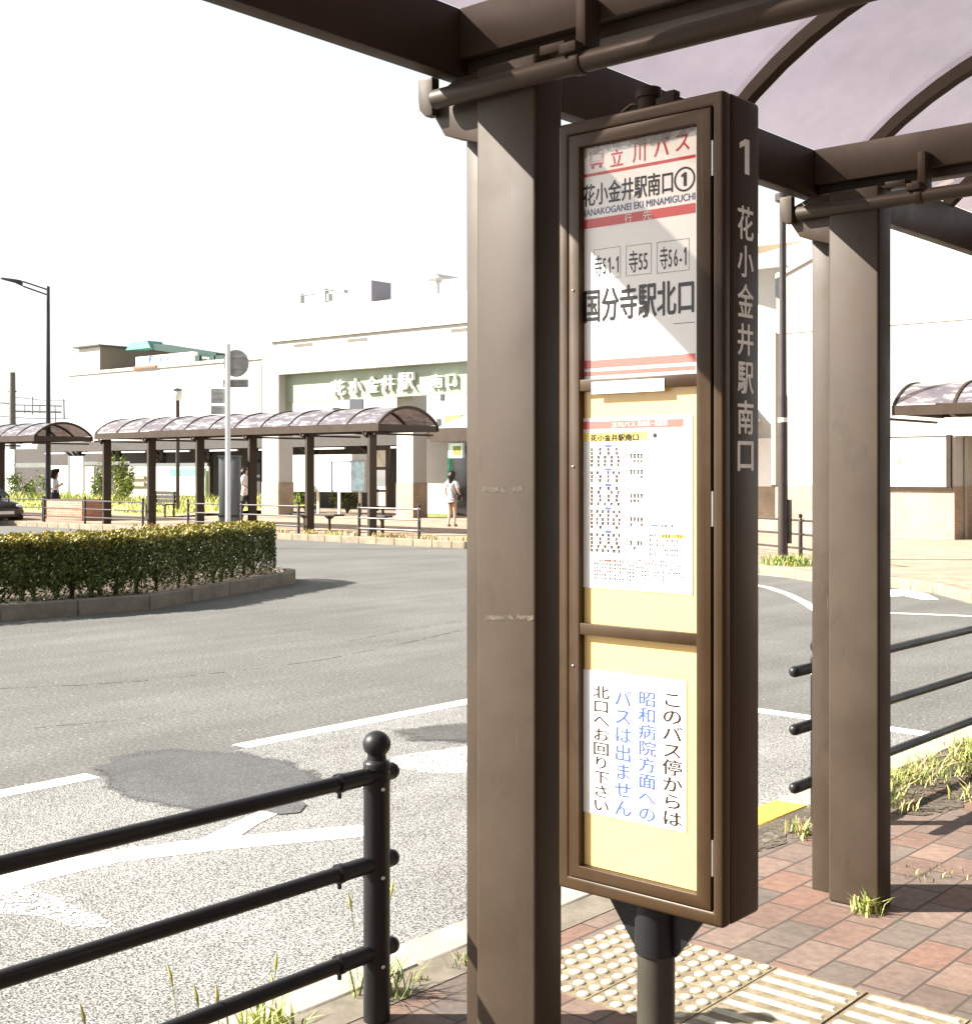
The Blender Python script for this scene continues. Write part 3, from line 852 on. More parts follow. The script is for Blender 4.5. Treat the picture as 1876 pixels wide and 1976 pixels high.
def rect_outline(mb, x0, x1, z0, z1, t, mi=0, y=None):
    y = YI if y is None else y
    for a in ((x0, x1, z0, z0 + t), (x0, x1, z1 - t, z1), (x0, x0 + t, z0 + t, z1 - t), (x1 - t, x1, z0 + t, z1 - t)):
        mb.quad((a[0], y, a[2]), (a[1], y, a[2]), (a[1], y, a[3]), (a[0], y, a[3]), mi)
L = MB()   # materials: 0 red, 1 black, 2 blue, 3 white, 4 grey
for ch, l0, b0, r0, t0 in (('立', 1178, 322, 1203, 284), ('川', 1221, 314, 1246, 273), ('バ', 1262, 303, 1292, 262), ('ス', 1304, 292, 1331, 256)):
    fit(L, ch, l0, b0, r0, t0, 0.012, 0)
band(L, 317.5, 323.5, 0)
# small bus pictogram in red outline
bx0, bx1 = xi(1139), xi(1165); bz0, bz1 = zi(1152, 326), zi(1152, 291)
rect_outline(L, bx0, bx1, bz0 + .009, bz1, .0012, 0)
rect_outline(L, bx0 + .004, bx1 - .004, bz0 + .018, bz1 - .006, .0010, 0)
L.quad((bx0 + .003, YI, bz0 + .011), (bx1 - .003, YI, bz0 + .011), (bx1 - .003, YI, bz0 + .0145), (bx0 + .003, YI, bz0 + .0145), 0)
for q in (bx0 + .008, bx1 - .008):
    L.add([(q + .0042 * math.cos(t * .7854), YI, bz0 + .0055 + .0042 * math.sin(t * .7854)) for t in range(8)], [list(range(8))], 0)
fit(L, '花小金井駅南口', 1126, 400, 1299, 326, 0.02, 1)
# circled number one
cx, cz = (xi(1301) + xi(1342)) / 2, (zi(1321, 369) + zi(1321, 321)) / 2
ro = (xi(1342) - xi(1301)) / 2; rz_ = (zi(1321, 321) - zi(1321, 369)) / 2
vs = []
for k in range(40):
    q = 2 * math.pi * k / 40
    vs += [(cx + ro * math.cos(q), YI, cz + rz_ * math.sin(q)), (cx + (ro - .0045) * math.cos(q), YI, cz + (rz_ - .0045) * math.sin(q))]
L.add(vs, [(2 * k, 2 * k + 1, (2 * k + 3) % 80, (2 * k + 2) % 80) for k in range(40)], 1)
text_xz(L, '1', cx - .0085, cx + .0055, cz - rz_ * .56, cz + rz_ * .56, YI, 0.03, 0, 1)
fit(L, 'HANAKOGANEI EKI MINAMIGUCHI', 1122.5, 419, 1342, 370, 0.018, 2)
band(L, 408, 426.5, 0)
for ch, l0, b0, r0, t0 in (('行', 1206, 430.5, 1220, 411), ('先', 1241, 424.5, 1258, 404)):
    z0, z1 = zi(l0, b0), zi(r0, t0); text_xz(L, ch, xi(l0), xi(r0), z0, z1, YI - .0006, 0.0, 0, 3)
for l0, r0, b0, t0, s, tl, tr, tb, tt in ((1146, 1198, 537, 478, '寺51-1', 1148, 1194, 531, 490), (1208.5, 1257.5, 530, 471, '寺55', 1214, 1250, 524, 482), (1268, 1330.5, 524, 463, '寺56-1', 1274, 1325, 517, 473)):
    mx = (l0 + r0) / 2
    rect_outline(L, xi(l0), xi(r0), zi(mx, b0), zi(mx, t0), .0009, 4)
    mt = (tl + tr) / 2
    text_xz(L, s, xi(tl), xi(tr), zi(mt, tb), zi(mt, tt), YI, 0.012, 0, 1)
fit(L, '国分寺駅北口', 1128, 624, 1340, 534, 0.028, 1)
band(L, 630, 631.2, 4, 1300, 1341)
band(L, 689, 705, 5); band(L, 711.5, 720, 5); band(L, 726, 733, 5)
L.build('lettering', [M['ink_red'], M['ink'], M['ink_blue'], M['ink_white'], M['ink_grey'], M['ink_pale_red']], top)
b = MB(); b.box((xf(1141), Y0 + .0012, zf(756)), (xf(1281), Y0 + .0028, zf(732))); b.build('white_sticker', M['paper'], door)
# route map sheet
b = MB(); b.box((xi(1120), YPAPER - .002, zi(1225, 1140)), (xi(1338), YPAPER - .0003, zi(1225, 804))); sheet = b.build('route_sheet', M['paper'], mid)
YI2 = YPAPER - .0026
S = MB()   # 0 red 1 yellow 2 black 3 blue 4 grey 5 white
def sq(x0, x1, y0, y1, mi, dy=0.0, px=1230):
    z0, z1 = zi(px, y1), zi(px, y0)
    S.quad((xi(x0), YI2 - dy, z0), (xi(x1), YI2 - dy, z0), (xi(x1), YI2 - dy, z1), (xi(x0), YI2 - dy, z1), mi)
sq(1122, 1320, 810.5, 825.5, 0)
text_xz(S, '立川バス', xi(1182), xi(1228), zi(1205, 824), zi(1205, 813.5), YI2 - .0005, 0, 0, 5)
text_xz(S, '系統図・運賃表', xi(1232), xi(1290), zi(1260, 822), zi(1260, 811.5), YI2 - .0005, 0.01, 0, 5)
sq(1124, 1252, 833, 850, 1)
text_xz(S, '花小金井駅南口', xi(1141), xi(1234), zi(1187, 851), zi(1187, 837), YI2 - .0008, 0.035, 0, 2)
q = 2 * math.pi / 12; cx, cz = xi(1265), zi(1265, 840)
S.add([(cx + .0055 * math.cos(k * q), YI2, cz + .0055 * math.sin(k * q)) for k in range(12)], [list(range(12))], 2)
rr = random.Random(3)
def marks(x0, x1, y, h, n, mi, fill=0.8, w=None):
    cw = (x1 - x0) / n
    for k in range(n):
        if rr.random() > fill: continue
        a = x0 + cw * k + cw * .08; ww = (w or cw * .8) * rr.uniform(.8, 1.05)
        # each printed character is a knot of short strokes
        sq(a, a + ww, y - h * .5, y - h * rr.uniform(.18, .26), mi)
        sq(a + rr.uniform(0, .15) * ww, a + ww * rr.uniform(.8, 1), y - h * .08, y + h * .14, mi)
        sq(a, a + ww * rr.uniform(.7, 1), y + h * .28, y + h * .5, mi)
        sq(a + ww * .36, a + ww * .64, y - h * .5, y + h * .5, mi, .0003)
yy = 866
for blk in range(5):
    sq(1169, 1181, yy - 9, yy - 4.2, 3)
    for r_ in range(5 if blk != 1 else 3):
        marks(1139, 1203, yy, 6.2, rr.choice((4, 4, 5, 6)), 2, .95, 6.6)
        yy += 7.7
    marks(1216, 1243, yy - 25, 8.5, 4, 2, .95); marks(1216, 1243, yy - 15, 6, 4, 4, .7)
    yy += 7.5
sq(1258, 1272, 1011.5, 1014.5, 3); marks(1277, 1302, 1013, 5, 4, 4)
sq(1276, 1324, 1029, 1036, 1); marks(1279, 1318, 1032.5, 6, 7, 2, .9)
for i, y in enumerate((1032, 1041, 1050, 1059, 1068)):
    marks(1254, 1272, y, 4, 4, 4, .8)
    if i: marks(1278, 1310, y, 4, 7, 4, .6)
for i, y in enumerate((1085, 1092, 1099, 1106, 1113, 1120)):
    marks(1147, 1225, y, 3.6, 16, 4, .65)
    marks(1228, 1320, y - 4, 3.4, 18, 4, .35)
marks(1168, 1190, 1084, 4, 4, 0); marks(1240, 1262, 1086, 4, 4, 0)
S.build('lettering', [M['ink_pale_red'], M['ink_yellow'], M['ink_brown'], M['ink_sky'], M['ink_grey'], M['ink_white']], mid)
# hand-set notice
b = MB(); b.box((xi(1121), YPAPER - .002, zi(1230, 1588)), (xi(1325), YPAPER - .0003, zi(1230, 1304))); b.build('notice_sheet', M['paper'], low)
N = MB()
for s, l0, r0, t0, b0, mi in (('このバス停からは', 1278, 1319, 1334, 1596, 0), ('昭和病院方面への', 1232, 1268, 1333, 1587, 1), ('バスは出ません', 1186, 1221, 1330, 1577, 1), ('北口へお回り下さい', 1144.5, 1178, 1322, 1568, 0)):
    mx = (l0 + r0) / 2; zt, zb = zi(mx, t0), zi(mx, b0); st = (zt - zb) / len(s)
    for k, ch in enumerate(s):
        char_em(N, ch, xi(l0), xi(r0), zt - st * (k + 1), zt - st * k, YI2, 0.010, mi)
N.build('lettering', [M['ink_brown'], M['ink_sky']], low)
g.build('cover_glass', M['glass'], door)
# side lettering
N = MB(); XS = XR_ + .0006
def zs(py): return PX(1438, py, XR_).z
def ys(px): return PX(px, 912, XR_).y
for ch, t0, b0 in (('花', 397, 463), ('小', 473, 535), ('金', 547, 612), ('井', 624, 686), ('駅', 698, 760), ('南', 772, 838), ('口', 851, 909)):
    vs, fs = glyph_mesh(ch, 0.024)
    ax, bx_ = min(v.x for v in vs), max(v.x for v in vs); ay, by_ = min(v.y for v in vs), max(v.y for v in vs)
    y0, y1, z0, z1 = ys(1423), ys(1454), zs(b0), zs(t0)
    N.add([(XS + v.z * .03, y0 + (v.x - ax) / (bx_ - ax) * (y1 - y0), z0 + (v.y - ay) / (by_ - ay) * (z1 - z0)) for v in vs], fs)
N.build('name_lettering', M['side_letter'], body); N2 = MB()
vs, fs = glyph_mesh('1', 0.0)
ax, bx_ = min(v.x for v in vs), max(v.x for v in vs); ay, by_ = min(v.y for v in vs), max(v.y for v in vs)
y0, y1, z0, z1 = ys(1427), ys(1446), zs(335), zs(267)
N2.add([(XS, y0 + (v.x - ax) / (bx_ - ax) * (y1 - y0), z0 + (v.y - ay) / (by_ - ay) * (z1 - z0)) for v in vs], fs)
N2.build('number_lettering', M['side_letter'], body)
# pole, brackets, cap
PCx, PCy = -1.634, 2.466
b = MB(); b.tube([(PCx, PCy, 0), (PCx, PCy, ZB_ - .004)], .0425, 28)
b.lathe((PCx, PCy, 0), [(.075, 0), (.075, .008), (.05, .010)], 24)
b.build('pole', M['pole_green'], sg, smooth=True)
b = MB()
a = [Vector((PCx + q[0], PCy - .004, q[1])) for q in ((-.14, ZB_ - .002), (-.054, ZB_ - .117), (.054, ZB_ - .117), (.14, ZB_ - .002))]
b.prism(a, (0, .008, 0))
b.box((PCx - .15, PCy - .05, ZB_ - .0055), (PCx + .15, PCy + .05, ZB_ - .0005))
b.tube([(PCx, PCy, ZB_ - .117), (PCx, PCy, ZB_ - .006)], .0475, 24)
b.build('pole_bracket', M['black_paint'], sg, smooth=True)
b = MB(); b.tube([(PCx - .02, PCy, ZT_ - .002), (PCx - .02, PCy, ZT_ + .052)], .024, 20); b.tube([(PCx - .02, PCy, ZT_ + .040), (PCx - .02, PCy, ZT_ + .062)], .029, 20)
b.box((PCx + .012, PCy - .02, ZT_ - .001), (PCx + .060, PCy + .02, ZT_ + .030)); b.box((PCx + .03, PCy - .012, ZT_ + .03), (PCx + .056, PCy + .012, ZT_ + .044))
b.tube([(PCx - .10, PCy, ZT_), (PCx - .09, PCy, ZT_ + .022), (PCx - .065, PCy, ZT_ + .034), (PCx - .045, PCy, ZT_ + .03)], .005, 8)
b.build('top_fitting', M['bronze_dark'], sg, .002)

# ------------------------------------------------------------------ pipe fences
def fence_post(name, p, parent, near, m, hh=.82):
    k = hh / .82
    if near:
        pr = [(.038, 0), (.038, .672), (.0388, .674), (.0388, .682), (.0352, .685), (.0352, .690), (.0388, .693), (.0388, .703), (.0352, .706), (.0352, .709), (.0388, .712), (.0388, .727), (.036, .732), (.0275, .738), (.0265, .745), (.0265, .751)]
        for t in range(0, 13):
            q = R(-48 + 138 * t / 12); pr.append((max(.002, .0400 * math.cos(q)), .781 + .0375 * math.sin(q)))
    else:
        pr = [(.038, 0), (.038, .712), (.026, .735), (.038, .765), (.036, .80), (.01, .82)]
    b = MB(); b.lathe(p, [(r, z * k) for r, z in pr], 28 if near else 10)
    return b.build(name, m, parent, smooth=True)
def fence(label, pts, near, m, zs=(.695, .446, .196), over=0.05, stub=.050, ends=(True, True), group='black pipe fences'):
    P = [Vector((p[0], p[1], 0)) for p in pts]
    root = thing('pipe_fence', (P[0] + P[-1]) / 2, label, 'fence', group)
    for i, p in enumerate(P):
        q = fence_post('post', p, root, near, m)
        if near:
            b = MB()
            for z in zs:
                for dx, dy in ((.037, -.012), (-.037, .012), (-.02, -.033)): b.ball((p.x + dx, p.y + dy, z - .035), .006, 8, 6)
            b.build('bolt', M['steel_bright'], q, smooth=True)
    d0 = (P[1] - P[0]).normalized(); d1 = (P[-1] - P[-2]).normalized()
    for z in zs:
        path = [P[0] - d0 * over * ends[0]] + P + [P[-1] + d1 * over * ends[1]]
        path = [Vector((p.x, p.y, z)) for p in path]
        b = MB(); b.tube(path, .0212, 16 if near else 8)
        rl = b.build('rail', m, root, smooth=True)
        if near:
            for p, d in ((P[0], d0), (P[-1], d1)):
                b = MB(); c0 = Vector((p.x, p.y, z))
                e0, e1 = c0 - d * .155, c0 + d * stub
                if p is P[0]: e0, e1 = c0 - d * stub, c0 + d * .155
                b.tube([e0, e1], .0245, 16)
                cap = c0 + d * (stub + .008) if p is not P[0] else c0 - d * (stub + .008)
                b.ball(cap, .0245, 14, 10)
                clip = e0 + d * .012 if p is not P[0] else e1 - d * .012
                b.tube([clip - d * .008, clip + d * .008], .0272, 16)
                b.tube([clip - Vector((0, 0, .026)), clip - Vector((0, 0, .041))], .006, 8)
                b.build('rail_sleeve', m, rl, smooth=True)
    return root
fence('black pipe fence ending in a ball topped post beside the shelter column', [(-2.67, .62), (-2.67, 2.61)], True, M['black_paint'])
fence('black pipe fence starting behind the second shelter column beside the weeds', [(-2.69, 5.355), (-2.69, 7.35), (-2.69, 9.3)], True, M['black_paint'], over=.2, stub=.22)
FM = M['lamp_brown']
fence('short pipe fence by the end column of the long shelter', [(-23.29, 22.17), (-21.27, 22.17)], False, FM)
fence('pipe fence behind the right tip of the hedge under the long shelter', [(-30.15, 22.17), (-27.8, 22.17), (-25.52, 22.17)], False, FM)
fence('pipe fence in front of the red brick planter', [(-37.6, 22.17), (-35.3, 22.17), (-32.3, 22.17)], False, FM)
fence('pipe fence near the dark car under the shelter by the lamp', [(-47.5, 22.3), (-45, 22.3), (-42.5, 22.3), (-40, 22.3), (-37.9, 22.3)], False, FM)
fp = [(G(px, py, 0).x, G(px, py, 0).y) for px, py in ((1330, 1052), (1440, 1068), (1545, 1079), (1640, 1094))]
fence('pipe fence round the foot of the brown lamp pole', fp, False, FM)

# ------------------------------------------------------------------ weeds
def blades(mb, c, n, h, spread, r, mi=0, wid=.006, lean=.6):
    for _ in range(n):
        a = r.uniform(0, 6.283); d = r.uniform(0, spread)
        p = Vector((c[0] + d * math.cos(a), c[1] + d * math.sin(a), c[2]))
        hh = h * r.uniform(.45, 1.05); b = r.uniform(0, 6.283); ln = r.uniform(.1, lean * 1.9) * hh
        dr = Vector((math.cos(b), math.sin(b), 0)); sd = Vector((-dr.y, dr.x, 0)) * wid * r.uniform(.6, 1.2)
        p1 = p + dr * ln * .3 + Vector((0, 0, hh * .55)); p2 = p + dr * ln + Vector((0, 0, hh * r.uniform(.75, 1)))
        m_ = mi if isinstance(mi, int) else r.choice(mi)
        mb.add([p - sd * .5, p + sd * .5, p1 + sd * .45, p1 - sd * .45, p2], [(0, 1, 2, 3), (3, 2, 4)], m_)
def foxtail(mb, c, h, r, mi):
    a = r.uniform(0, 6.283); d = Vector((math.cos(a), math.sin(a), 0)) * h * .12
    p0 = Vector(c); p1 = p0 + d * .4 + Vector((0, 0, h * .6)); p2 = p0 + d + Vector((0, 0, h))
    mb.tube([p0, p1, p2], .0012, 4, mi)
    mb.tube([p2, p2 + d * .18 + Vector((0, 0, .025)), p2 + d * .5 + Vector((0, 0, .06))], [.002, .0055, .001], 6, mi)
GM = [M['grass'], M['grass_pale'], M['grass_dry']]
def tuft(loc, n, h, spread, label, fox=0, mi=(0, 0, 1), seed=1, wid=.006):
    r = random.Random(seed); mb = MB()
    blades(mb, loc, n, h, spread, r, mi, wid)
    for _ in range(fox): foxtail(mb, (loc[0] + r.uniform(-spread, spread), loc[1] + r.uniform(-spread, spread), loc[2]), h * r.uniform(1.2, 2.0), r, 1)
    o = mb.build('weed_tuft', GM); return tag(o, label, 'weed', 'weeds in the pavement joints')
tuft((-2.76, 2.05, 0), 150, .13, .10, 'pale foxtail weeds under the lowest fence rail', 3, (0, 1, 1), 3, .008)
tuft((-2.79, 2.30, 0), 170, .12, .12, 'leafy weeds at the kerb before the fence post', 2, (0, 1, 1), 4, .009)
tuft((-2.78, 2.74, 0), 90, .15, .09, 'green weeds just behind the ball topped fence post', 2, (0, 0, 1), 5)
tuft((-2.70, 1.72, 0), 70, .16, .12, 'weeds at the lower corner under the fence', 1, (0, 1), 6)
q = G(1672, 1762, 0); tuft((q.x, q.y, 0), 70, .085, .055, 'small grass tuft at the foot of the second shelter column', 0, (0, 1, 1), 7, .007)
q = G(1555, 1612, 0); tuft((q.x, q.y, 0), 70, .09, .10, 'weeds growing beside the yellow kerb', 0, (0, 1, 2), 8)
q = G(1745, 1565, 0); tuft((q.x, q.y, 0), 22, .07, .09, 'sparse dry sprig on the paving behind the column', 0, (1, 2), 9)
q = G(1800, 1690, 0); tuft((q.x, q.y, 0), 26, .03, .14, 'flat moss like weeds in a paving joint', 0, (0, 1, 2), 10)
q = G(1525, 1090, 0); tuft((q.x, q.y, 0), 420, .22, .50, 'bushy weeds round the foot of the brown lamp pole', 0, (0, 0, 1), 11, .016)
mb = MB(); r = random.Random(21)
for k in range(120):
    y = r.uniform(5.8, 9.6); x = -2.84 + abs(r.gauss(0, .16))
    blades(mb, (x, y, 0), 22, .055 + .06 * r.random(), .10, r, (0, 0, 1, 1, 2), .006, 1.1)
tag(mb.build('verge_grass', GM), 'sunlit grass growing along the kerb under the fence', 'grass', kind='stuff')
mb = MB(); r = random.Random(22)
for k in range(10):
    y = r.uniform(2.85, 3.5); blades(mb, (r.uniform(-2.84, -2.76), y, 0), 8, .05, .05, r, (0, 1, 2), .005)
for k in range(120):
    blades(mb, (r.uniform(-33, -12.8), r.uniform(22.12, 22.45), 0), 12, .14, .14, r, (1, 2, 2, 2), .02)
tag(mb.build('dry_grass', GM), 'dry grass sprouting along the kerb edges', 'grass', kind='stuff')

# ------------------------------------------------------------------ traffic island and hedge
A, B, C = G(0, 1199, ZR), G(290, 1177, ZR), G(568, 1127, ZR)
dirAB = (B - A).normalized()
out = [A - dirAB * 9, A - dirAB * 3, A, A.lerp(B, .5), B, B.lerp(C, .5), C]
nrm = Vector((-dirAB.y, dirAB.x, 0))
if nrm.x > 0: nrm = -nrm
tip = C + (C - B).normalized() * .42
bk = [C + nrm * 2.6 - dirAB * .6, B + nrm * 3.2, A + nrm * 3.2, A - dirAB * 9 + nrm * 3.2]
ringp = out + [tip + nrm * .3, tip + nrm * .8, C + nrm * 1.7] + bk
struct(kerb_strip('kerb', [(p.x, p.y) for p in ringp], .16, ZR - .05, ZR + .185, M['concrete_grey'], 1, 1.05), 'weathered grey kerb of the hedge island')
cen = sum(ringp, Vector((0, 0, 0))) / len(ringp)
g = MB(); g.prism([(p.x + (cen.x - p.x) * .03, p.y + (cen.y - p.y) * .03, ZR - .05) for p in ringp], (0, 0, .17))
struct(g.build('island_soil', M['soil']), 'bare soil bed of the hedge island')
hd = thing('hedge', A.lerp(C, .5) + nrm * .9, 'long clipped hedge with golden top on the traffic island', 'hedge')
hb = MB(); r = random.Random(5)
def hedge_pt(t, s):
    # t along the island (0 far end out of frame .. 1 right tip), s across (0 road side .. 1 back)
    L0 = A - dirAB * 6
    k = t * 3
    seg = [L0, A, B, C - (C - B).normalized() * .02]
    i = min(2, int(k)); q = seg[i].lerp(seg[i + 1], k - i)
    wdt = 1.25
    if t > .975: sh = (t - .975) / .025; s = .5 + (s - .5) * math.sqrt(max(0, 1 - sh * sh * .8))
    return q + nrm * (.30 + wdt * s)
ztop0 = .80
nleaf = 110000
for _ in range(nleaf):
    t = r.random() ** .9
    face = r.random()
    clump = .5 + .5 * math.sin(t * 190 + 2 * math.sin(t * 57)) 
    if face < .42:      # front skin
        s = abs(r.gauss(0, .07)) + .035 * clump; z = .04 + .74 * r.random() ** .8
        if z < .12 + .15 * clump and r.random() < .6: continue
    elif face < .80:     # top
        s = r.random(); z = ztop0 - abs(r.gauss(0, .035)) + .025 * math.sin(t * 83) + .02 * math.sin(t * 230 + s * 9)
        if r.random() < .03: z += r.uniform(0, .06)
    elif face < .9:
        s = 1 - abs(r.gauss(0, .06)); z = .1 + .68 * r.random()
    else:
        s = r.random(); z = .22 + .55 * r.random()
    p = hedge_pt(t, s); p.z = ZR + .12 + z * .98
    sz = r.uniform(.013, .030)
    n1 = Vector((r.gauss(0, 1), r.gauss(0, 1), r.gauss(0, 1))).normalized(); n2 = n1.orthogonal().normalized(); n3 = n1.cross(n2)
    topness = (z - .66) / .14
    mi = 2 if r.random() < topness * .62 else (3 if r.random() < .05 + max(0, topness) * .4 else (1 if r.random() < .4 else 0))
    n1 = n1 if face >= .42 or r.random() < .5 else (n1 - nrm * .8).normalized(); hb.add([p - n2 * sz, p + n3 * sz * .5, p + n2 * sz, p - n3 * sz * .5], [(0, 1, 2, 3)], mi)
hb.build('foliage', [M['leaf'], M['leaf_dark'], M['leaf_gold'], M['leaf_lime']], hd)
for k in range(20):
    t = .30 + .69 * k / 19 + r.uniform(-.008, .008)
    p = hedge_pt(t, .3 + .3 * r.random()); z0 = ZR + .11
    b = MB()
    b.tube([(p.x, p.y, z0), (p.x + r.uniform(-.03, .03), p.y + .02, z0 + .22), (p.x + r.uniform(-.08, .08), p.y, z0 + .5)], [.035, .026, .016], 7)
    for _ in range(4):
        q = Vector((p.x, p.y, z0 + r.uniform(.02, .15))); e = q + Vector((r.uniform(-.25, .25), r.uniform(-.25, .25), r.uniform(.25, .4)))
        b.tube([q, e], [.016, .006], 5)
    b.build('stem', M['bark'], hd, smooth=True)

# ------------------------------------------------------------------ lamps, poles, traffic sign
lp = PD(93, 905, 44.5); lp.z = 0
la = thing('street_lamp', lp, 'tall dark street lamp with a twin bar arm beside a far shelter', 'street lamp')
top_z = EYE + (912 - 552) / FP * 44.5
b = MB(); b.tube([lp, (lp.x, lp.y, 2.4), (lp.x, lp.y, top_z)], [.10, .085, .055], 12); b.build('pole', M['lamp_black'], la, smooth=True)
av = (PD(45, 905, 44.5) - PD(93, 905, 44.5)); av.z = 0
b = MB()
for dz0, dz1 in ((-.12, .0), (-.30, -.16)):
    b.tube([Vector((lp.x, lp.y, top_z + dz0)), Vector((lp.x, lp.y, top_z + dz1 + .16)) + av], .028, 8)
b.build('arm', M['lamp_black'], la, smooth=True)
b = MB(); e = Vector((lp.x, lp.y, top_z + .08)) + av; u_ = av.normalized()
b.prism([e + Vector((0, 0, -.10)), e + u_ * .25 + Vector((0, 0, .02)), e + u_ * .72 + Vector((0, 0, .14)), e + u_ * .66 + Vector((0, 0, .20)), e + u_ * .2 + Vector((0, 0, .14)), e + Vector((0, 0, .10))], (nrm * 0 + Vector((-u_.y, u_.x, 0))) * .22)
b.build('lamp_head', M['lamp_black'], la, .02)
gp = PD(343, 905, 50); gp.z = 0
la = thing('garden_lamp', gp, 'slim brown park lamp with flat cap behind the long shelter', 'lamp')
b = MB(); b.tube([gp, (gp.x, gp.y, 4.3)], .075, 10); b.build('pole', M['lamp_brown'], la, smooth=True)
b = MB(); b.lathe((gp.x, gp.y, 4.3), [(.09, 0), (.16, .1), (.17, .3), (.13, .38)], 14); b.build('globe', M['white_pole'], la, smooth=True)
b = MB(); b.lathe((gp.x, gp.y, 4.68), [(.2, 0), (.20, .03), (.05, .09)], 14); b.build('cap', M['lamp_brown'], la, smooth=True)
rp = G(1511, 1080, 0)
la = thing('street_lamp', rp, 'brown lamp pole with a slim box at its foot before the white wall', 'street lamp')
b = MB(); b.tube([rp, (rp.x, rp.y, 2.9), (rp.x, rp.y, 2.95), (rp.x, rp.y, 6.35)], [.088, .084, .070, .058], 18); b.build('pole', M['lamp_brown'], la, smooth=True)
b = MB(); b.tube([(rp.x, rp.y, 2.45), (rp.x, rp.y, 2.53)], .087, 18); b.build('band', M['white_pole'], la, smooth=True)
bxp = rp + Vector((CY, SY, 0)) * .10
b = MB(); b.bx((bxp.x, bxp.y, .68), (.09, .09, .78)); b.build('control_box', M['lamp_brown'], la, .006)
b = MB(); b.lathe((rp.x, rp.y, 6.351), [(.06, 0), (.14, .04), (.14, .16), (.05, .20)], 16); b.build('lamp_head', M['lamp_brown'], la, smooth=True)
up = PD(24, 905, 72); up.z = 0
la = thing('utility_pole', up, 'thick grey concrete utility pole with overhead wires', 'utility pole')
b = MB(); b.tube([up, (up.x, up.y, 7.05)], [.20, .155], 12); b.build('pole', M['concrete_pole'], la, smooth=True)
b = MB()
for z in (6.0, 4.2, 3.5):
    b.tube([(up.x - .22, up.y - .1, z), (up.x + .22, up.y + .1, z)], .05, 6)
b.build('crossarm', M['concrete_pole'], la)
gx = thing('railway_gantry', PD(75, 905, 78) * Vector((1, 1, 0)) if False else Vector((PD(75, 905, 78).x, PD(75, 905, 78).y, 0)), 'blue grey overhead wire gantry beyond the platform', 'gantry')
b = MB()
for (a0, b0, a1, b1, rr_) in ((20, 793, 118, 795, .06), (30, 781, 120, 783, .03), (63, 765, 63, 800, .035), (48, 781, 48, 797, .03), (77, 783, 77, 797, .03), (123, 770, 124, 808, .04), (106, 783, 108, 822, .03)):
    b.tube([PD(a0, b0, 78), PD(a1, b1, 78)], rr_, 6)
b.build('truss', M['concrete_pole'], gx)
b = MB()
for (a0, b0, a1, b1) in ((-40, 800, 140, 808), (-40, 774, 120, 784), (-30, 765, 28, 780), (28, 766, 126, 772)):
    p0, p1 = PD(a0, b0, 76), PD(a1, b1, 80); mdl = (p0 + p1) / 2 - Vector((0, 0, .08)); b.tube([p0, mdl, p1], .018, 5)
b.build('wire', M['lamp_black'], gx)

tp = PD(440, 905, 29.3); tp.z = ZR
ts = thing('traffic_sign', tp, 'white sign pole seen from behind with round and square grey plates', 'traffic sign')
b = MB(); b.tube([tp, (tp.x, tp.y, PD(440, 664, 29.3).z)], .058, 14); b.build('pole', M['white_pole'], ts, smooth=True)
uR = Vector((CY, SY, 0)); uF = Vector((-SY, CY, 0))
def plate(px0, px1, py0, py1, name, rnd_=False):
    z0, z1 = PD(440, py1, 29.3).z, PD(440, py0, 29.3).z
    a0, a1 = (px0 - 440) / FP * 29.3, (px1 - 440) / FP * 29.3
    b = MB(); bp = tp + uF * .07; bp.z = 0
    if rnd_:
        c0 = bp + uR * (a0 + a1) / 2; rr_ = (z1 - z0) / 2; zc = (z0 + z1) / 2
        pl = [c0 + uR * rr_ * .94 * math.cos(k * .2618) + Vector((0, 0, zc + rr_ * math.sin(k * .2618))) for k in range(24)]
    else:
        pl = [bp + uR * a0 + Vector((0, 0, z0)), bp + uR * a1 + Vector((0, 0, z0)), bp + uR * a1 + Vector((0, 0, z1)), bp + uR * a0 + Vector((0, 0, z1))]
    b.prism(pl, uF * .012)
    for zz in ((z0 * .7 + z1 * .3), (z0 * .3 + z1 * .7)):
        b.prism([bp - uF * .004 + uR * (a0 + .04) + Vector((0, 0, zz)), bp - uF * .004 + uR * (a1 - .04) + Vector((0, 0, zz)), bp - uF * .004 + uR * (a1 - .04) + Vector((0, 0, zz + .03)), bp - uF * .004 + uR * (a0 + .04) + Vector((0, 0, zz + .03))], -uF * .02)
    b.build(name, M['grey_metal'], ts)
plate(429, 480, 674, 727, 'round_plate', True)
plate(429, 478, 731, 747, 'caption_plate')
plate(406, 436, 749, 778, 'square_plate')
plate(406, 436, 782, 799, 'lower_plate')
cp = PD(441, 905, 35); cp.z = 0
cb = thing('utility_cabinet', cp, 'tall grey metal cabinet standing behind the white sign pole', 'cabinet')
b = MB(); b.prism([cp + uR * a + uF * c2 for a, c2 in ((-.26, 0), (.26, 0), (.26, .4), (-.26, .4))], (0, 0, 1.96)); b.build('body', M['cabinet'], cb, .01)
b = MB(); b.prism([cp + uR * a + uF * c2 + Vector((0, 0, 1.962)) for a, c2 in ((-.29, -.03), (.29, -.03), (.29, .43), (-.29, .43))], (0, 0, .05)); b.build('lid', M['cabinet'], cb)
b = MB(); b.prism([cp + uR * a + uF * -.012 + Vector((0, 0, z)) for a, z in ((-.23, .1), (-.005, .1), (-.005, 1.88), (-.23, 1.88))], uF * .011)
b.prism([cp + uR * a + uF * -.012 + Vector((0, 0, z)) for a, z in ((.005, .1), (.23, .1), (.23, 1.88), (.005, 1.88))], uF * .011)
b.build('door', M['cabinet'], cb, .004)
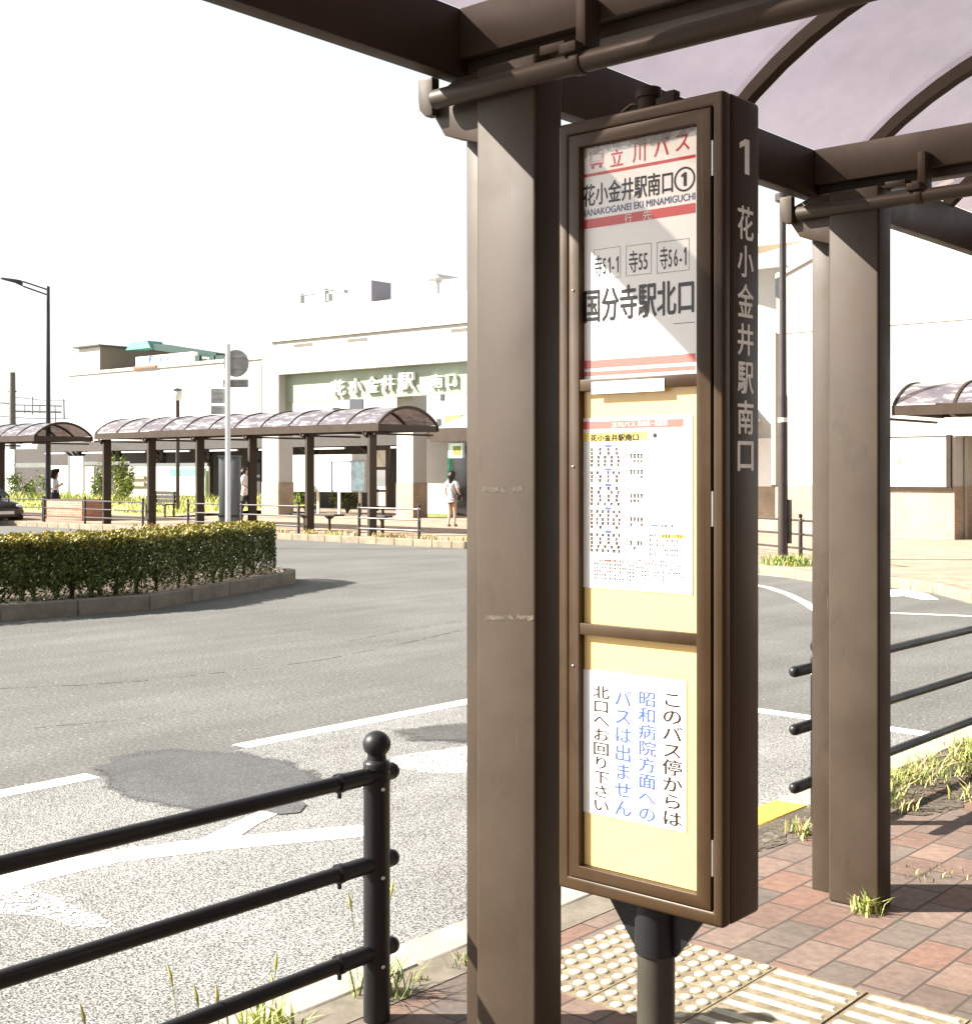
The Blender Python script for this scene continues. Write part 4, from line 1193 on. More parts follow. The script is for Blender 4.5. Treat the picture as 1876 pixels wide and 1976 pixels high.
b = MB(); b.prism([cp + uR * a + uF * -.02 + Vector((0, 0, z)) for a, z in ((-.27, .36), (.27, .36), (.27, .42), (-.27, .42))], uF * .007); b.build('strap', M['lamp_black'], cb)

# ------------------------------------------------------------------ station gate and buildings
gt = thing('station_gate', (-33.5, 31.3, 0), 'white portal frame of the station with its green name board', 'building')
Y1 = 31.0
xa0, xa1, xb0, xb1 = -37.69, -36.78, -30.80, -30.03
ztile = 1.20
xb0, xb1 = PY(766, 900, 32.3).x, PY(797, 900, 32.3).x
for (x0, x1, Y1p) in ((xa0, xa1, 31.0), (xb0, xb1, 32.3)):
    Y1 = Y1p
    b = MB(); b.box((x0, Y1, ztile), (x1, Y1 + .68, 5.10)); pl = b.build('pillar', M['white_wall'], gt)
    b = MB(); b.box((x0 - .02, Y1 - .02, 0), (x1 + .02, Y1 + .70, ztile)); b.build('tiled_base', M['tile_brown'], pl)
Y1 = 31.0
b = MB(); b.box((xa0, Y1, 5.101), (-20, Y1 + 2.1, 6.28)); b.build('lintel', M['white_wall'], gt)
b = MB(); b.box((-37.2, Y1 - .10, 6.29), (-20, Y1 + .9, 6.40)); b.build('coping', M['cream_wall'], gt)
for px in (585, 690, 893):
    q = PY(px, 650, Y1); b = MB(); b.box((q.x - .5, Y1 - .004, 6.02), (q.x + .5, Y1 + .001, 6.14)); b.build('vent_slot', M['shed'], gt)
b = MB(); b.box((xa1 + .06, Y1 + .35, 4.10), (-21, Y1 + .55, 5.098)); bd = b.build('name_board', M['green_sign'], gt)
b = MB(); b.box((xa1 + .001, Y1 + .35, 3.55), (xa1 + .06, Y1 + .55, 5.098)); b.build('board_edge', M['green_sign'], gt)
T = MB()
for ch, l0, r0, t0, bt in (('花', 642, 668, 733, 763), ('小', 677, 700, 730, 759), ('金', 709, 733, 727, 757), ('井', 739, 763, 724, 753), ('駅', 771, 802, 719, 751), ('南', 833, 855, 722, 748), ('口', 863, 881, 722, 746)):
    q0, q1 = PY(l0, bt, Y1 + .3), PY(r0, t0, Y1 + .3)
    text_xz(T, ch, q0.x, q1.x, PY((l0 + r0) / 2, bt, Y1 + .3).z, PY((l0 + r0) / 2, t0, Y1 + .3).z, Y1 + .27, .03, .09)
    if ch == '駅': T.build('lettering', M['paper'], bd); T = MB()
T.build('lettering', M['paper'], bd)
for px in (600, 680, 757, 836):
    q = PY(px, 720, Y1 + .35); b = MB(); b.box((q.x - .012, Y1 + .345, 4.11), (q.x + .012, Y1 + .3499, 5.09)); b.build('panel_joint', M['grey_metal'], bd)

eb = thing('station_entrance', (-26.5, 33, 0), 'station entrance hall with white hipped roof beside the gate', 'building')
b = MB(); q0, q1 = PY(842, 826, 29.6), PY(900, 826, 29.6)
zr_ = q0.z
b.add([(q0.x, 29.6, zr_), (-17.5, 29.6, zr_), (-17.5, 38, zr_), (q0.x, 38, zr_), (q0.x + 4.2, 33.8, zr_ + 2.6), (-19.5, 33.8, zr_ + 2.6)],
      [(0, 1, 5, 4), (1, 2, 5), (2, 3, 4, 5), (3, 0, 4), (3, 2, 1, 0)])
b.build('roof', M['white_wall_b'], eb)
b = MB(); b.box((q0.x - .15, 29.5, zr_ - .42), (-17.5, 30.1, zr_ - .002)); b.build('eave', M['bronze'], eb)
b = MB(); b.box((PY(819, 900, 34).x, 34, 0), (PY(866, 900, 34).x, 34.3, 2.75)); wl = b.build('wall', M['white_wall'], eb)
b = MB(); b.box((PY(819, 900, 33.9).x, 33.86, -.0), (PY(866, 900, 33.9).x, 33.998, .10)); b.build('skirting', M['grass'], wl)
b = MB(); b.box((PY(866, 900, 35.5).x, 35.5, 0), (-17.6, 35.7, 3.2)); b.build('doorway_back', M['glass_dark'], eb)
b = MB(); b.box((PY(819, 900, 33.5).x, 33.2, 2.75), (-17.6, 33.6, 3.05)); b.build('fascia', M['cream_wall'], eb)
b = MB(); b.box((PY(866, 900, 33).x, 32.98, 2.05), (PY(893, 900, 33).x, 33.1, 2.55)); sgn = b.build('door_sign', M['mint_pale'], eb)
b = MB(); b.bx((PY(879, 900, 32.9).x, 32.974, 2.3), (.35, .008, .3)); b.build('emblem', M['leaf_lime'], sgn)
b = MB(); b.box((PY(862, 900, 33.8).x, 33.84, .5), (PY(866, 900, 33.8).x, 33.99, 2.1)); b.build('green_notice', M['mint'], wl)

# concourse buildings seen through and above the gate
hb_ = thing('concourse_hall', (-35, 44, 0), 'lavender grey hall seen through the station gate', 'building')
b = MB(); b.box((-50, 43, 0), (-20, 48, 6.6)); hw_ = b.build('wall', M['lavender'], hb_)
b = MB()
for px0, px1, py0, py1 in ((675, 683, 766, 792), (683, 700, 770, 790), (700, 740, 786, 792), (843, 850, 808, 822), (850, 857, 756, 772)):
    a0, a1 = PY(px0, py1, 42.98), PY(px1, py0, 42.98); b.box((a0.x, 42.97, a0.z), (a1.x, 43.0, a1.z))
b.build('window', M['glass_dark'], hw_)
b = MB(); a0, a1 = PY(594, 800, 42.5), PY(645, 786, 42.5); b.box((a0.x, 42.4, a0.z), (a1.x, 42.9, a1.z)); b.build('louvre', M['grey_metal'], hw_)
b = MB(); a0, a1 = PY(848, 817, 42.5), PY(880, 800, 42.5); b.box((a0.x, 42.8, a0.z), (a1.x, 42.99, a1.z)); b.build('yellow_banner', M['ink_yellow'], hw_)

pf = thing('platform_roof', (-46, 37, 0), 'dark steel platform roof on bracketed posts behind the far shelters', 'platform roof')
b = MB(); b.box((-62, 36.2, 2.95), (-22, 39.5, 3.08)); b.box((-62, 36.15, 2.62), (-22, 36.35, 2.949)); b.build('roof_deck', M['platform_dark'], pf)
b = MB()
for k in range(12): b.box((-61 + 3.4 * k, 36.0, 2.50), (-61 + 3.4 * k + 1.9, 36.1, 2.56))
b.build('lamp_casing', M['white_pole'], pf)
for k in range(11):
    x = -60 + 3.6 * k
    b = MB(); b.box((x, 37.2, 0), (x + .22, 37.42, 2.949)); b.tube([(x + .11, 37.19, 2.0), (x + .11, 36.8, 2.45), (x + .11, 36.4, 2.66)], .06, 6)
    b.tube([(x - .8, 37.3, 2.9), (x, 37.3, 2.2)], .06, 6); b.tube([(x + 1.0, 37.3, 2.9), (x + .22, 37.3, 2.2)], .06, 6)
    b.build('post', M['platform_dark'], pf)
pw = thing('platform_wall', (-48, 39, 0), 'row of pale and dark wall panels along the platform', 'wall')
b = MB(); b.box((-75, 39.8, 0), (-20, 40.1, 2.9)); b.build('back_wall', M['platform_dark'], pw)
for (px0, px1, py0, py1, mk) in ((0, 27, 867, 965, 'white_wall_b'), (97, 131, 898, 965, 'white_wall'), (136, 160, 880, 965, 'white_wall_b'), (164, 181, 900, 965, 'white_wall'), (247, 330, 900, 975, 'white_wall'), (330, 402, 900, 985, 'white_wall'), (131, 136, 880, 965, 'cabinet'), (30, 90, 893, 902, 'cabinet'), (162, 250, 890, 897, 'cabinet'), (250, 400, 893, 900, 'cabinet')):
    a0, a1 = PY(px0, py1, 34.5), PY(px1, py0, 34.5); b = MB(); b.box((a0.x, 34.5, max(0, a0.z)), (a1.x, 34.58, a1.z)); b.build('panel', M[mk], pw)
nb = thing('noticeboard', PY(362, 980, 34) * Vector((1, 1, 0)) if False else Vector((PY(362, 980, 34.2).x, 34.2, 0)), 'notice board with mint green header on the white platform wall', 'notice board')
a0, a1 = PY(327, 955, 34.3), PY(395, 903, 34.3); b = MB(); b.box((a0.x, 34.3, a0.z), (a1.x, 34.4, a1.z)); bdp = b.build('board', M['mint_pale'], nb)
a0, a1 = PY(328, 917, 34.28), PY(394, 904, 34.28); b = MB(); b.box((a0.x, 34.27, a0.z), (a1.x, 34.299, a1.z)); b.build('header', M['mint'], bdp)
b = MB(); r = random.Random(9)
for k in range(14):
    px = r.uniform(340, 392); py = r.uniform(920, 950); a0, a1 = PY(px, py + 3, 34.28), PY(px + r.uniform(2, 9), py, 34.28); b.box((a0.x, 34.285, a0.z), (a1.x, 34.299, a1.z))
b.build('print', M['map_blue'], bdp)
b = MB()
for px in (330, 392): q = PY(px, 950, 34.35); b.box((q.x - .04, 34.32, 0), (q.x + .04, 34.38, q.z))
b.build('leg', M['grey_metal'], nb)
sb = thing('station_notice', Vector((PY(265, 980, 34.3).x, 34.3, 0)), 'small brown two line sign on the pale platform panel', 'sign')
for i, (y0, y1) in enumerate(((918, 924), (930, 938))):
    a0, a1 = PY(249, y1, 34.4), PY(278, y0, 34.4); b = MB(); b.box((a0.x, 34.38, a0.z), (a1.x, 34.48, a1.z)); b.build('board', M['tile_brown'], sb)
mp_ = thing('map_board', Vector((PY(640, 980, 33.5).x, 33.5, 0)), 'large white information board with a town map on slim legs', 'map board')
a0, a1 = PY(563, 948, 33.5), PY(706, 876, 33.5); b = MB(); b.box((a0.x, 33.5, a0.z), (a1.x, 33.6, a1.z)); fr_ = b.build('board', M['white_wall'], mp_)
a0, a1 = PY(641, 946, 33.48), PY(703, 890, 33.48); b = MB(); b.box((a0.x, 33.475, a0.z), (a1.x, 33.499, a1.z)); mm_ = b.build('map', M['map_blue'], fr_)
b = MB(); a0, a1 = PY(638.5, 948, 33.48), PY(641, 889, 33.48); b.box((a0.x, 33.44, a0.z), (a1.x, 33.499, a1.z)); a0, a1 = PY(638.5, 890.5, 33.48), PY(704, 888.5, 33.48); b.box((a0.x, 33.44, min(a0.z, a1.z)), (a1.x, 33.499, max(a0.z, a1.z))); b.build('frame', M['grey_metal'], mm_)
for px in (614, 655, 695):
    q = PY(px, 948, 33.55); b = MB(); b.box((q.x - .06, 33.52, 0), (q.x + .06, 33.58, q.z)); b.build('leg', M['cream_wall'], mp_)

lb = thing('shop_building', (-62, 50, 0), 'low white shop building with roof signs beyond the far shelters', 'building')
a0 = PY(134, 725, 48); a1 = PY(500, 705, 48)
b = MB(); b.box((a0.x, 48, 0), (a1.x + 1, 60, a0.z)); wl = b.build('wall', M['white_wall'], lb)
b = MB(); b.box((a0.x - .1, 47.9, a0.z + .001), (a1.x + 1.1, 60.1, a0.z + .18)); b.build('parapet', M['cream_wall'], lb)
b = MB(); q = PY(505, 800, 47.9); b.box((q.x, 47.82, 0), (q.x + .16, 47.98, a0.z - .2)); b.build('downpipe', M['shed'], wl)
zr0 = a0.z + .18
b = MB(); q0, q1, q2 = PY(153, 712, 50), PY(193, 708, 50), PY(262, 706, 56)
zsh = PY(190, 668, 50).z
b.box((q0.x, 50, zr0), (q1.x, 58, zsh)); sh_ = b.build('roof_shed', M['shed'], lb)
b = MB(); b.box((q0.x - .3, 49.7, zsh + .001), (q1.x + .3, 58.3, zsh + .10)); b.build('shed_roof', M['platform_dark'], sh_)
b = MB(); b.box((q0.x - .01, 49.98, zr0), (q1.x + .0, 49.999, zsh - .02)); b.build('shed_front', M['white_wall'], sh_)
b = MB(); a0, a1 = PY(262, 716, 51), PY(374, 678, 51); b.box((a0.x, 51, zr0), (a1.x, 51.3, a1.z)); bb = b.build('roof_billboard', M['paper'], lb)
T = MB(); f0, f1 = PY(287, 700, 50.98), PY(296, 686, 50.98); text_xz(T, 'F', f0.x, f1.x, f0.z, f1.z, 50.985, .05, 0, 0)
T.build('initial_letter', M['ink_blue'], bb); T = MB()
r = random.Random(14)
for k in range(7):
    a = 299 + k * 4.6; g0, g1 = PY(a, 697, 50.98), PY(a + 3.2, 689, 50.98)
    T.quad((g0.x, 50.985, g0.z), (g0.x + (g1.x - g0.x) * r.uniform(.4, 1), 50.985, g0.z), (g1.x, 50.985, g1.z), (g0.x, 50.985, g1.z))
T.build('lettering', M['ink_sky'], bb)
b = MB()
zz = PY(262, 671, 54).z
g0, g1, g2 = PY(252, 672, 52), PY(300, 672, 52), PY(422, 682, 52)
b.prism([(g0.x, 51.6, g0.z - .15), (g1.x, 51.6, g0.z - .15), (g1.x - .4, 51.6, g0.z + .35), (g0.x + .6, 51.6, g0.z + .35)], (0, 1.2, 0), 0)
b.prism([(g1.x + .01, 51.8, g0.z - .3), (g2.x, 51.8, g2.z - .3), (g2.x, 51.8, g2.z + .02), (g1.x + .01, 51.8, g0.z + .15)], (0, 1.2, 0), 1)
b.build('green_roof', [M['teal_light'], M['teal']], lb)
b = MB()
for px in (376, 404, 416): q = PY(px, 716, 49); b.box((q.x, 49, zr0), (q.x + (.45 if px != 416 else .8), 49.2, PY(px, 686, 49).z))
b.build('roof_pier', M['teal'], lb)
b = MB()
for px in (388, 396): q = PY(px, 716, 49.3); b.box((q.x, 49.3, zr0), (q.x + .5, 49.5, PY(px, 693, 49.3).z))
b.build('roof_window', M['shed'], lb)
b = MB(); a0, a1 = PY(255, 721, 47.8), PY(300, 713, 47.8); b.box((a0.x, 47.8, zr0 - .12), (a1.x, 47.89, zr0 + .02)); b.build('orange_strip', M['orange'], lb)

tb = thing('apartment_block', (-45, 70, 0), 'tall white block rising behind the station gate with roof equipment', 'building')
a0, a1 = PY(535, 585, 66), PY(1000, 585, 66)
zt_ = PY(700, 584, 66).z
b = MB(); b.box((a0.x, 66, 0), (a1.x, 80, zt_)); b.build('wall', M['white_wall'], tb)
b = MB()
for (px0, px1, py0, py1) in ((578, 602, 566, 570), (625, 627, 556, 582), (625, 640, 558, 561), (630, 634, 566, 580), (648, 664, 558, 566), (578, 580, 566, 584)):
    c0, c1 = PY(px0, py1, 68), PY(px1, py0, 68); b.box((c0.x, 68, c0.z), (c1.x, 68.4, c1.z))
b.build('roof_equipment', M['grey_metal'], tb)
b = MB(); c0, c1 = PY(699, 584, 67), PY(717, 540, 67); b.box((c0.x, 67, zt_), (c1.x, 69, c1.z)); b.build('roof_box', M['penthouse'], tb)
b = MB(); c0, c1 = PY(668, 547, 67), PY(700, 541, 67); b.prism([(c0.x, 67, c0.z), (c1.x, 67, c1.z - .2), (c1.x, 67, c1.z), (c0.x, 67, c0.z + .1)], (0, .4, 0)); b.build('roof_beam', M['grey_metal'], tb)
b = MB(); c0, c1 = PY(853, 584, 67), PY(985, 522, 67); b.box((c0.x, 67, zt_), (c1.x, 74, c1.z)); b.build('penthouse', M['penthouse'], tb)
b = MB(); c0, c1, c2 = PY(820, 540, 67), PY(848, 534, 67), PY(840, 527, 67); b.prism([(c0.x, 67, c0.z), (c1.x, 67, c1.z), (c2.x, 67, c2.z)], (0, 3, 0)); b.build('roof_canopy', M['grey_metal'], tb)
b = MB(); b.box((c1.x - 1.5, 68, zt_), (c1.x - 1.2, 68.3, c0.z + .1)); b.build('canopy_post', M['white_pole'], tb)

# white building with poster window
YW = 30.0
wb = thing('white_building', (-8, 31, 0), 'large white building with tan tiled base and a long poster window', 'building')
def P2(px, py, y=YW): q = PY(px, py, y); return (q.x, y, q.z)
xl = PY(1499, 900, YW).x; xd = PY(1843, 900, YW).x
top_pts = [(1499, 533), (1522, 520.6), (1572, 492.5), (1720, 410), (1842.5, 345)]
poly = [(xl, YW, 1.235)] + [(xd, YW, 1.235)] + [(xd, YW, P2(1843, 345)[2])] + [P2(a, b2) for a, b2 in top_pts[::-1][1:]]
b = MB(); b.prism(poly, (0, .4, 0)); wl = b.build('wall', M['white_wall'], wb)
b = MB(); b.box((xl - .02, YW - .03, 0), (xd + .0, YW + .4, 1.234)); b.build('tiled_base', M['tile_brown'], wl)
zl = PY(1795, 617, YW).z
b = MB(); b.box((xl, YW - .025, zl - .05), (xd + 8, YW - .001, zl + .05)); b.build('string_course', M['cream_wall'], wl)
b = MB()
for i in range(len(top_pts) - 1):
    p0, p1 = Vector(P2(*top_pts[i])), Vector(P2(*top_pts[i + 1])); b.prism([p0 + Vector((0, -.06, -.06)), p1 + Vector((0, -.06, -.06)), p1 + Vector((0, -.06, .06)), p0 + Vector((0, -.06, .06))], (0, .5, 0))
b.build('raking_coping', M['cream_wall'], wl)
b = MB(); b.box((xl - .10, YW - .08, 1.24), (xl - .001, YW + .1, P2(1499, 640)[2])); b.build('downpipe', M['cream_wall'], wl)
b = MB(); c0, c1 = P2(1498, 573), P2(1502, 533); b.box((c0[0], YW - .05, c0[2]), (c1[0] + .1, YW - .002, c1[2])); b.build('window', M['glass_dark'], wl)
b = MB(); c0, c1 = P2(1640, 938), P2(1829, 845); b.box((c0[0], YW - .05, c0[2]), (c1[0], YW - .001, c1[2])); ps = b.build('poster_window', M['paper'], wl)
b = MB()
zA, zB2 = P2(1790, 940)[2], P2(1790, 844)[2]
b.box((P2(1640, 900)[0], YW - .09, zA - .07), (P2(1840, 900)[0], YW - .051, zA)); b.box((P2(1640, 900)[0], YW - .08, zB2), (P2(1838, 900)[0], YW - .051, zB2 + .03)); b.box((P2(1829, 900)[0], YW - .10, zA + .001), (P2(1838, 900)[0], YW - .001, zB2 + .05))
b.build('window_frame', M['bronze_dark'], ps)
b = MB()
for (px0, px1, py0, py1, mi) in ((1718, 1764, 918, 921, 0), (1718, 1766, 925, 933, 0), (1734, 1742, 884, 897, 1), (1760, 1764, 884, 897, 1), (1718, 1728, 886, 892, 0)):
    c0, c1 = P2(px0, py1), P2(px1, py0); b.quad((c0[0], YW - .053, c0[2]), (c1[0], YW - .053, c0[2]), (c1[0], YW - .053, c1[2]), (c0[0], YW - .053, c1[2]), mi)
b.build('poster_print', [M['mint_pale'], M['grass_pale']], ps)
# recessed doorway at the end of the wall
b = MB(); b.box((xd + .002, YW + 1.3, 1.235), (xd + 9, YW + 1.6, 3.0)); rc = b.build('recess_wall', M['cream_wall'], wb)
b = MB(); b.box((xd + .002, YW + 1.26, 0), (xd + 9, YW + 1.6, 1.233)); b.build('tiled_base', M['tile_brown'], rc)
b = MB(); b.box((xd - .4, YW + .401, 1.235), (xd, YW + 1.6, 3.0)); jb = b.build('jamb', M['white_wall'], wb)
b = MB(); b.box((xd - .4, YW + .401, 0), (xd + .012, YW + 1.259, 1.2335)); b.build('tiled_base', M['tile_brown'], jb)
b = MB(); b.box((xd + .001, YW + .0, 2.40), (xd + 9, YW + 1.29, zl - .06)); b.box((xd + .001, YW + .0, zl - .06), (xd + 9, YW + .4, 9)); b.build('upper_wall', M['white_wall'], wb)
b = MB(); b.box((xd + .03, YW + .5, 0), (xd + .10, YW + .6, 2.39)); b.build('door_post', M['steel_bright'], wb)
# lower wing beyond it with an overhanging soffit
wg = thing('annex_building', (-18, 33, 0), 'white annex with shaded overhanging eave beside the brown lamp pole', 'building')
xw0, xw1 = PY(1290, 900, 31.5).x, PY(1520, 900, 31.5).x
zt0 = PY(1470, 518, 31.5).z
b = MB(); b.box((xw0, 31.5, 1.235), (xw1, 31.9, zt0)); wl = b.build('wall', M['white_wall'], wg)
b = MB(); b.box((xw0, 31.47, 0), (xw1, 31.9, 1.234)); b.build('tiled_base', M['tile_brown'], wl)
b = MB(); e0, e1 = PY(1380, 484, 29.9), PY(1561, 462, 29.9)
b.add([(e0.x, 29.9, e0.z), (e1.x, 29.9, e1.z), (xw1 + .3, 31.5, zt0 + .6), (xw0, 31.5, zt0)], [(3, 2, 1, 0)])
b.add([(e0.x, 29.9, e0.z + .12), (e1.x, 29.9, e1.z + .12), (xw1 + .3, 34, zt0 + 1.8), (xw0, 34, zt0 + 1.2)], [(0, 1, 2, 3)])
b.quad((e0.x, 29.9, e0.z), (e1.x, 29.9, e1.z), (e1.x, 29.9, e1.z + .12), (e0.x, 29.9, e0.z + .12))
b.build('eave', M['cream_wall'], wg)
b = MB(); c0, c1 = PY(1400, 938, 31.4), PY(1490, 845, 31.4); b.box((c0.x, 31.44, c0.z), (c1.x, 31.499, c1.z)); ps = b.build('poster_window', M['paper'], wl)
b = MB(); c0, c1 = PY(1489, 938, 31.4), PY(1496, 841, 31.4); b.box((c0.x, 31.40, c0.z), (c1.x, 31.499, c1.z)); b.build('window_frame', M['bronze_dark'], ps)

# ------------------------------------------------------------------ far street furniture, planting
def low_bench(px, py_top, d, wdt, label):
    p = PD(px, 905, d); p.z = 0
    t = thing('perch_seat', p, label, 'seat', 'slim seats under the long shelter')
    b = MB(); b.box((p.x - wdt / 2, p.y - .15, .42), (p.x + wdt / 2, p.y + .15, .47)); b.build('seat', M['seat_dark'], t, .01)
    b = MB(); b.tube([p, (p.x, p.y, .419)], .035, 8); b.prism([(p.x - .2, p.y - .02, .419), (p.x + .2, p.y - .02, .419), (p.x + .04, p.y - .02, .33), (p.x - .04, p.y - .02, .33)], (0, .04, 0)); b.build('leg', M['bronze_dark'], t)
low_bench(636, 1000, 34.3, .85, 'slim dark seat standing between two shelter columns')
low_bench(588, 1000, 34.9, .9, 'slim dark seat beside the gate pillar under the shelter')
low_bench(737, 985, 33.2, .5, 'narrow dark seat behind the end column of the long shelter')
p = PD(307, 905, 46); p.z = 0
bn = thing('park_bench', p, 'dark slatted bench with backrest on the grass behind the shelter', 'bench')
b = MB()
for k in range(3): b.box((p.x - .65, p.y + .25 - k * .01, .50 + k * .14), (p.x + .65, p.y + .28 - k * .01, .62 + k * .14))
b.build('backrest', M['seat_dark'], bn)
b = MB(); b.box((p.x - .65, p.y - .2, .42), (p.x + .65, p.y + .24, .46)); b.build('seat', M['seat_dark'], bn)
for sx in (-.55, .55):
    b = MB(); b.box((p.x + sx - .03, p.y - .18, 0), (p.x + sx + .03, p.y - .12, .419)); b.box((p.x + sx - .03, p.y + .2, 0), (p.x + sx + .03, p.y + .249, .9)); b.build('leg', M['platform_dark'], bn)
# red brick planter
q = PY(158, 1007, 23.3); cx = q.x
pn = thing('brick_planter', (cx - 1.0, 23.9, 0), 'low red brick planter behind the kerb fence', 'planter')
b = MB(); b.box((cx - 2.1, 23.3, 0), (cx, 24.4, .66)); b.build('wall', M['planter_brick'], pn, .01)
b = MB(); b.box((cx - 2.0, 23.4, .661), (cx - .1, 24.3, .68)); b.build('soil', M['soil'], pn)
# far bus stop sign
p = PD(735, 905, 33.6); p.z = 0
fs_ = thing('bus_stop_sign', p, 'narrow bus stop sign with pale panels at the end of the long shelter', 'bus stop sign')
b = MB(); b.box((p.x - .22, p.y, .62), (p.x + .22, p.y + .14, 2.22)); b.build('case', M['sign_case'], fs_, .01)
for z0, z1, mk in ((1.70, 2.12, 'cream_wall'), (1.12, 1.62, 'paper'), (.70, 1.05, 'cream_wall')):
    b = MB(); b.box((p.x - .17, p.y - .006, z0), (p.x + .17, p.y - .001, z1)); b.build('panel', M[mk], fs_)
b = MB(); b.tube([(p.x, p.y + .07, 0), (p.x, p.y + .07, .619)], .038, 10); b.build('pole', M['pole_green'], fs_, smooth=True)

def shrub(name, c, rx, ry, h, n, label, mats, mi, seed, cat='shrub', group=None):
    r = random.Random(seed)
    t = thing(name, (c[0], c[1], 0), label, cat, group)
    b = MB()
    cl = [(r.gauss(0, .4) * rx, r.gauss(0, .4) * ry, r.uniform(.25, .95) * h, r.uniform(.2, .45)) for _ in range(14)]
    for _ in range(n):
        q = r.choice(cl)
        p = Vector((c[0] + q[0] + r.gauss(0, .45) * q[3] * rx, c[1] + q[1] + r.gauss(0, .45) * q[3] * ry, max(.03, q[2] + r.gauss(0, .4) * q[3] * h)))
        sz = r.uniform(.03, .07)
        n1 = Vector((r.gauss(0, 1), r.gauss(0, 1), r.gauss(0, 1))).normalized(); n2 = n1.orthogonal().normalized(); n3 = n1.cross(n2)
        b.add([p - n2 * sz, p + n3 * sz * .55, p + n2 * sz, p - n3 * sz * .55], [(0, 1, 2, 3)], r.choice(mi))
    b.build('foliage', mats, t)
    b = MB()
    for _ in range(6):
        a = r.uniform(0, 6.28); b.tube([(c[0], c[1], 0), (c[0] + rx * .4 * math.cos(a), c[1] + ry * .4 * math.sin(a), h * .6)], [.03, .01], 5)
    b.build('stem', M['bark'], t)
LM = [M['leaf'], M['leaf_dark'], M['leaf_gold'], M['leaf_lime'], M['grass']]
p = PY(235, 960, 32.5); shrub('shrub', (p.x, p.y), .9, .5, 2.0, 2600, 'green leafy shrub between shelter columns before the dark platform', LM, (0, 4, 3), 31)
p = PY(195, 960, 33.2); shrub('shrub', (p.x, p.y), .9, .5, 1.7, 1800, 'mixed green shrub half hidden by a shelter column', LM, (0, 1, 4), 32)
p = PY(50, 960, 33); shrub('shrub', (p.x, p.y), 1.6, .5, 1.4, 2600, 'dark green shrub behind the shelter by the tall lamp', LM, (0, 1, 4), 33)
p = PY(670, 970, 34.5); shrub('shrub', (p.x, p.y), 1.3, .5, 1.1, 2000, 'green weeds and shrub beneath the map board', LM, (0, 1, 4), 34)
p = PY(590, 970, 34.5); shrub('shrub', (p.x, p.y), .8, .4, .9, 1200, 'low green shrub beside the gate pillar under the board', LM, (0, 1, 4), 35)
g = MB(); g.quad((-75, 27.5, .012), (-38.4, 27.5, .012), (-38.4, 34.4, .30), (-75, 34.4, .30))
struct(g.build('lawn', M['lawn']), 'sunlit strip of lawn before the platform')
mb = MB(); r = random.Random(41)
for k in range(900):
    y = r.uniform(28, 34.3); x = r.uniform(-68, -38.6)
    h = .22 if y < 31.5 else .55
    blades(mb, (x, y, .02 + (y - 27.5) * .04), 7, h, .25, r, (0, 1, 1), .035)
tag(mb.build('meadow_grass', GM), 'tall sunlit grass and weeds along the platform', 'grass', kind='stuff')

# ------------------------------------------------------------------ people
def skin_mesh(name, vs, es, rad, m, parent, sub=1):
    me = bpy.data.meshes.new(name); off = wloc(parent)
    me.from_pydata([tuple(Vector(v)) for v in vs], es, [])
    o = bpy.data.objects.new(name, me); COL.objects.link(o)
    o.modifiers.new('skin', 'SKIN'); s2 = o.modifiers.new('sub', 'SUBSURF'); s2.levels = sub; s2.render_levels = sub
    d = me.skin_vertices[0].data
    for i, q in enumerate(rad):
        d[i].radius = q if isinstance(q, tuple) else (q, q)
    d[0].use_root = True
    bpy.context.view_layer.update()
    dg = bpy.context.evaluated_depsgraph_get()
    nm = bpy.data.meshes.new_from_object(o.evaluated_get(dg)); nm.name = name
    bpy.data.objects.remove(o)
    nm.materials.clear(); nm.materials.append(m)
    nm.polygons.foreach_set('use_smooth', [True] * len(nm.polygons))
    o = bpy.data.objects.new(name, nm); COL.objects.link(o); o.parent = parent
    return o
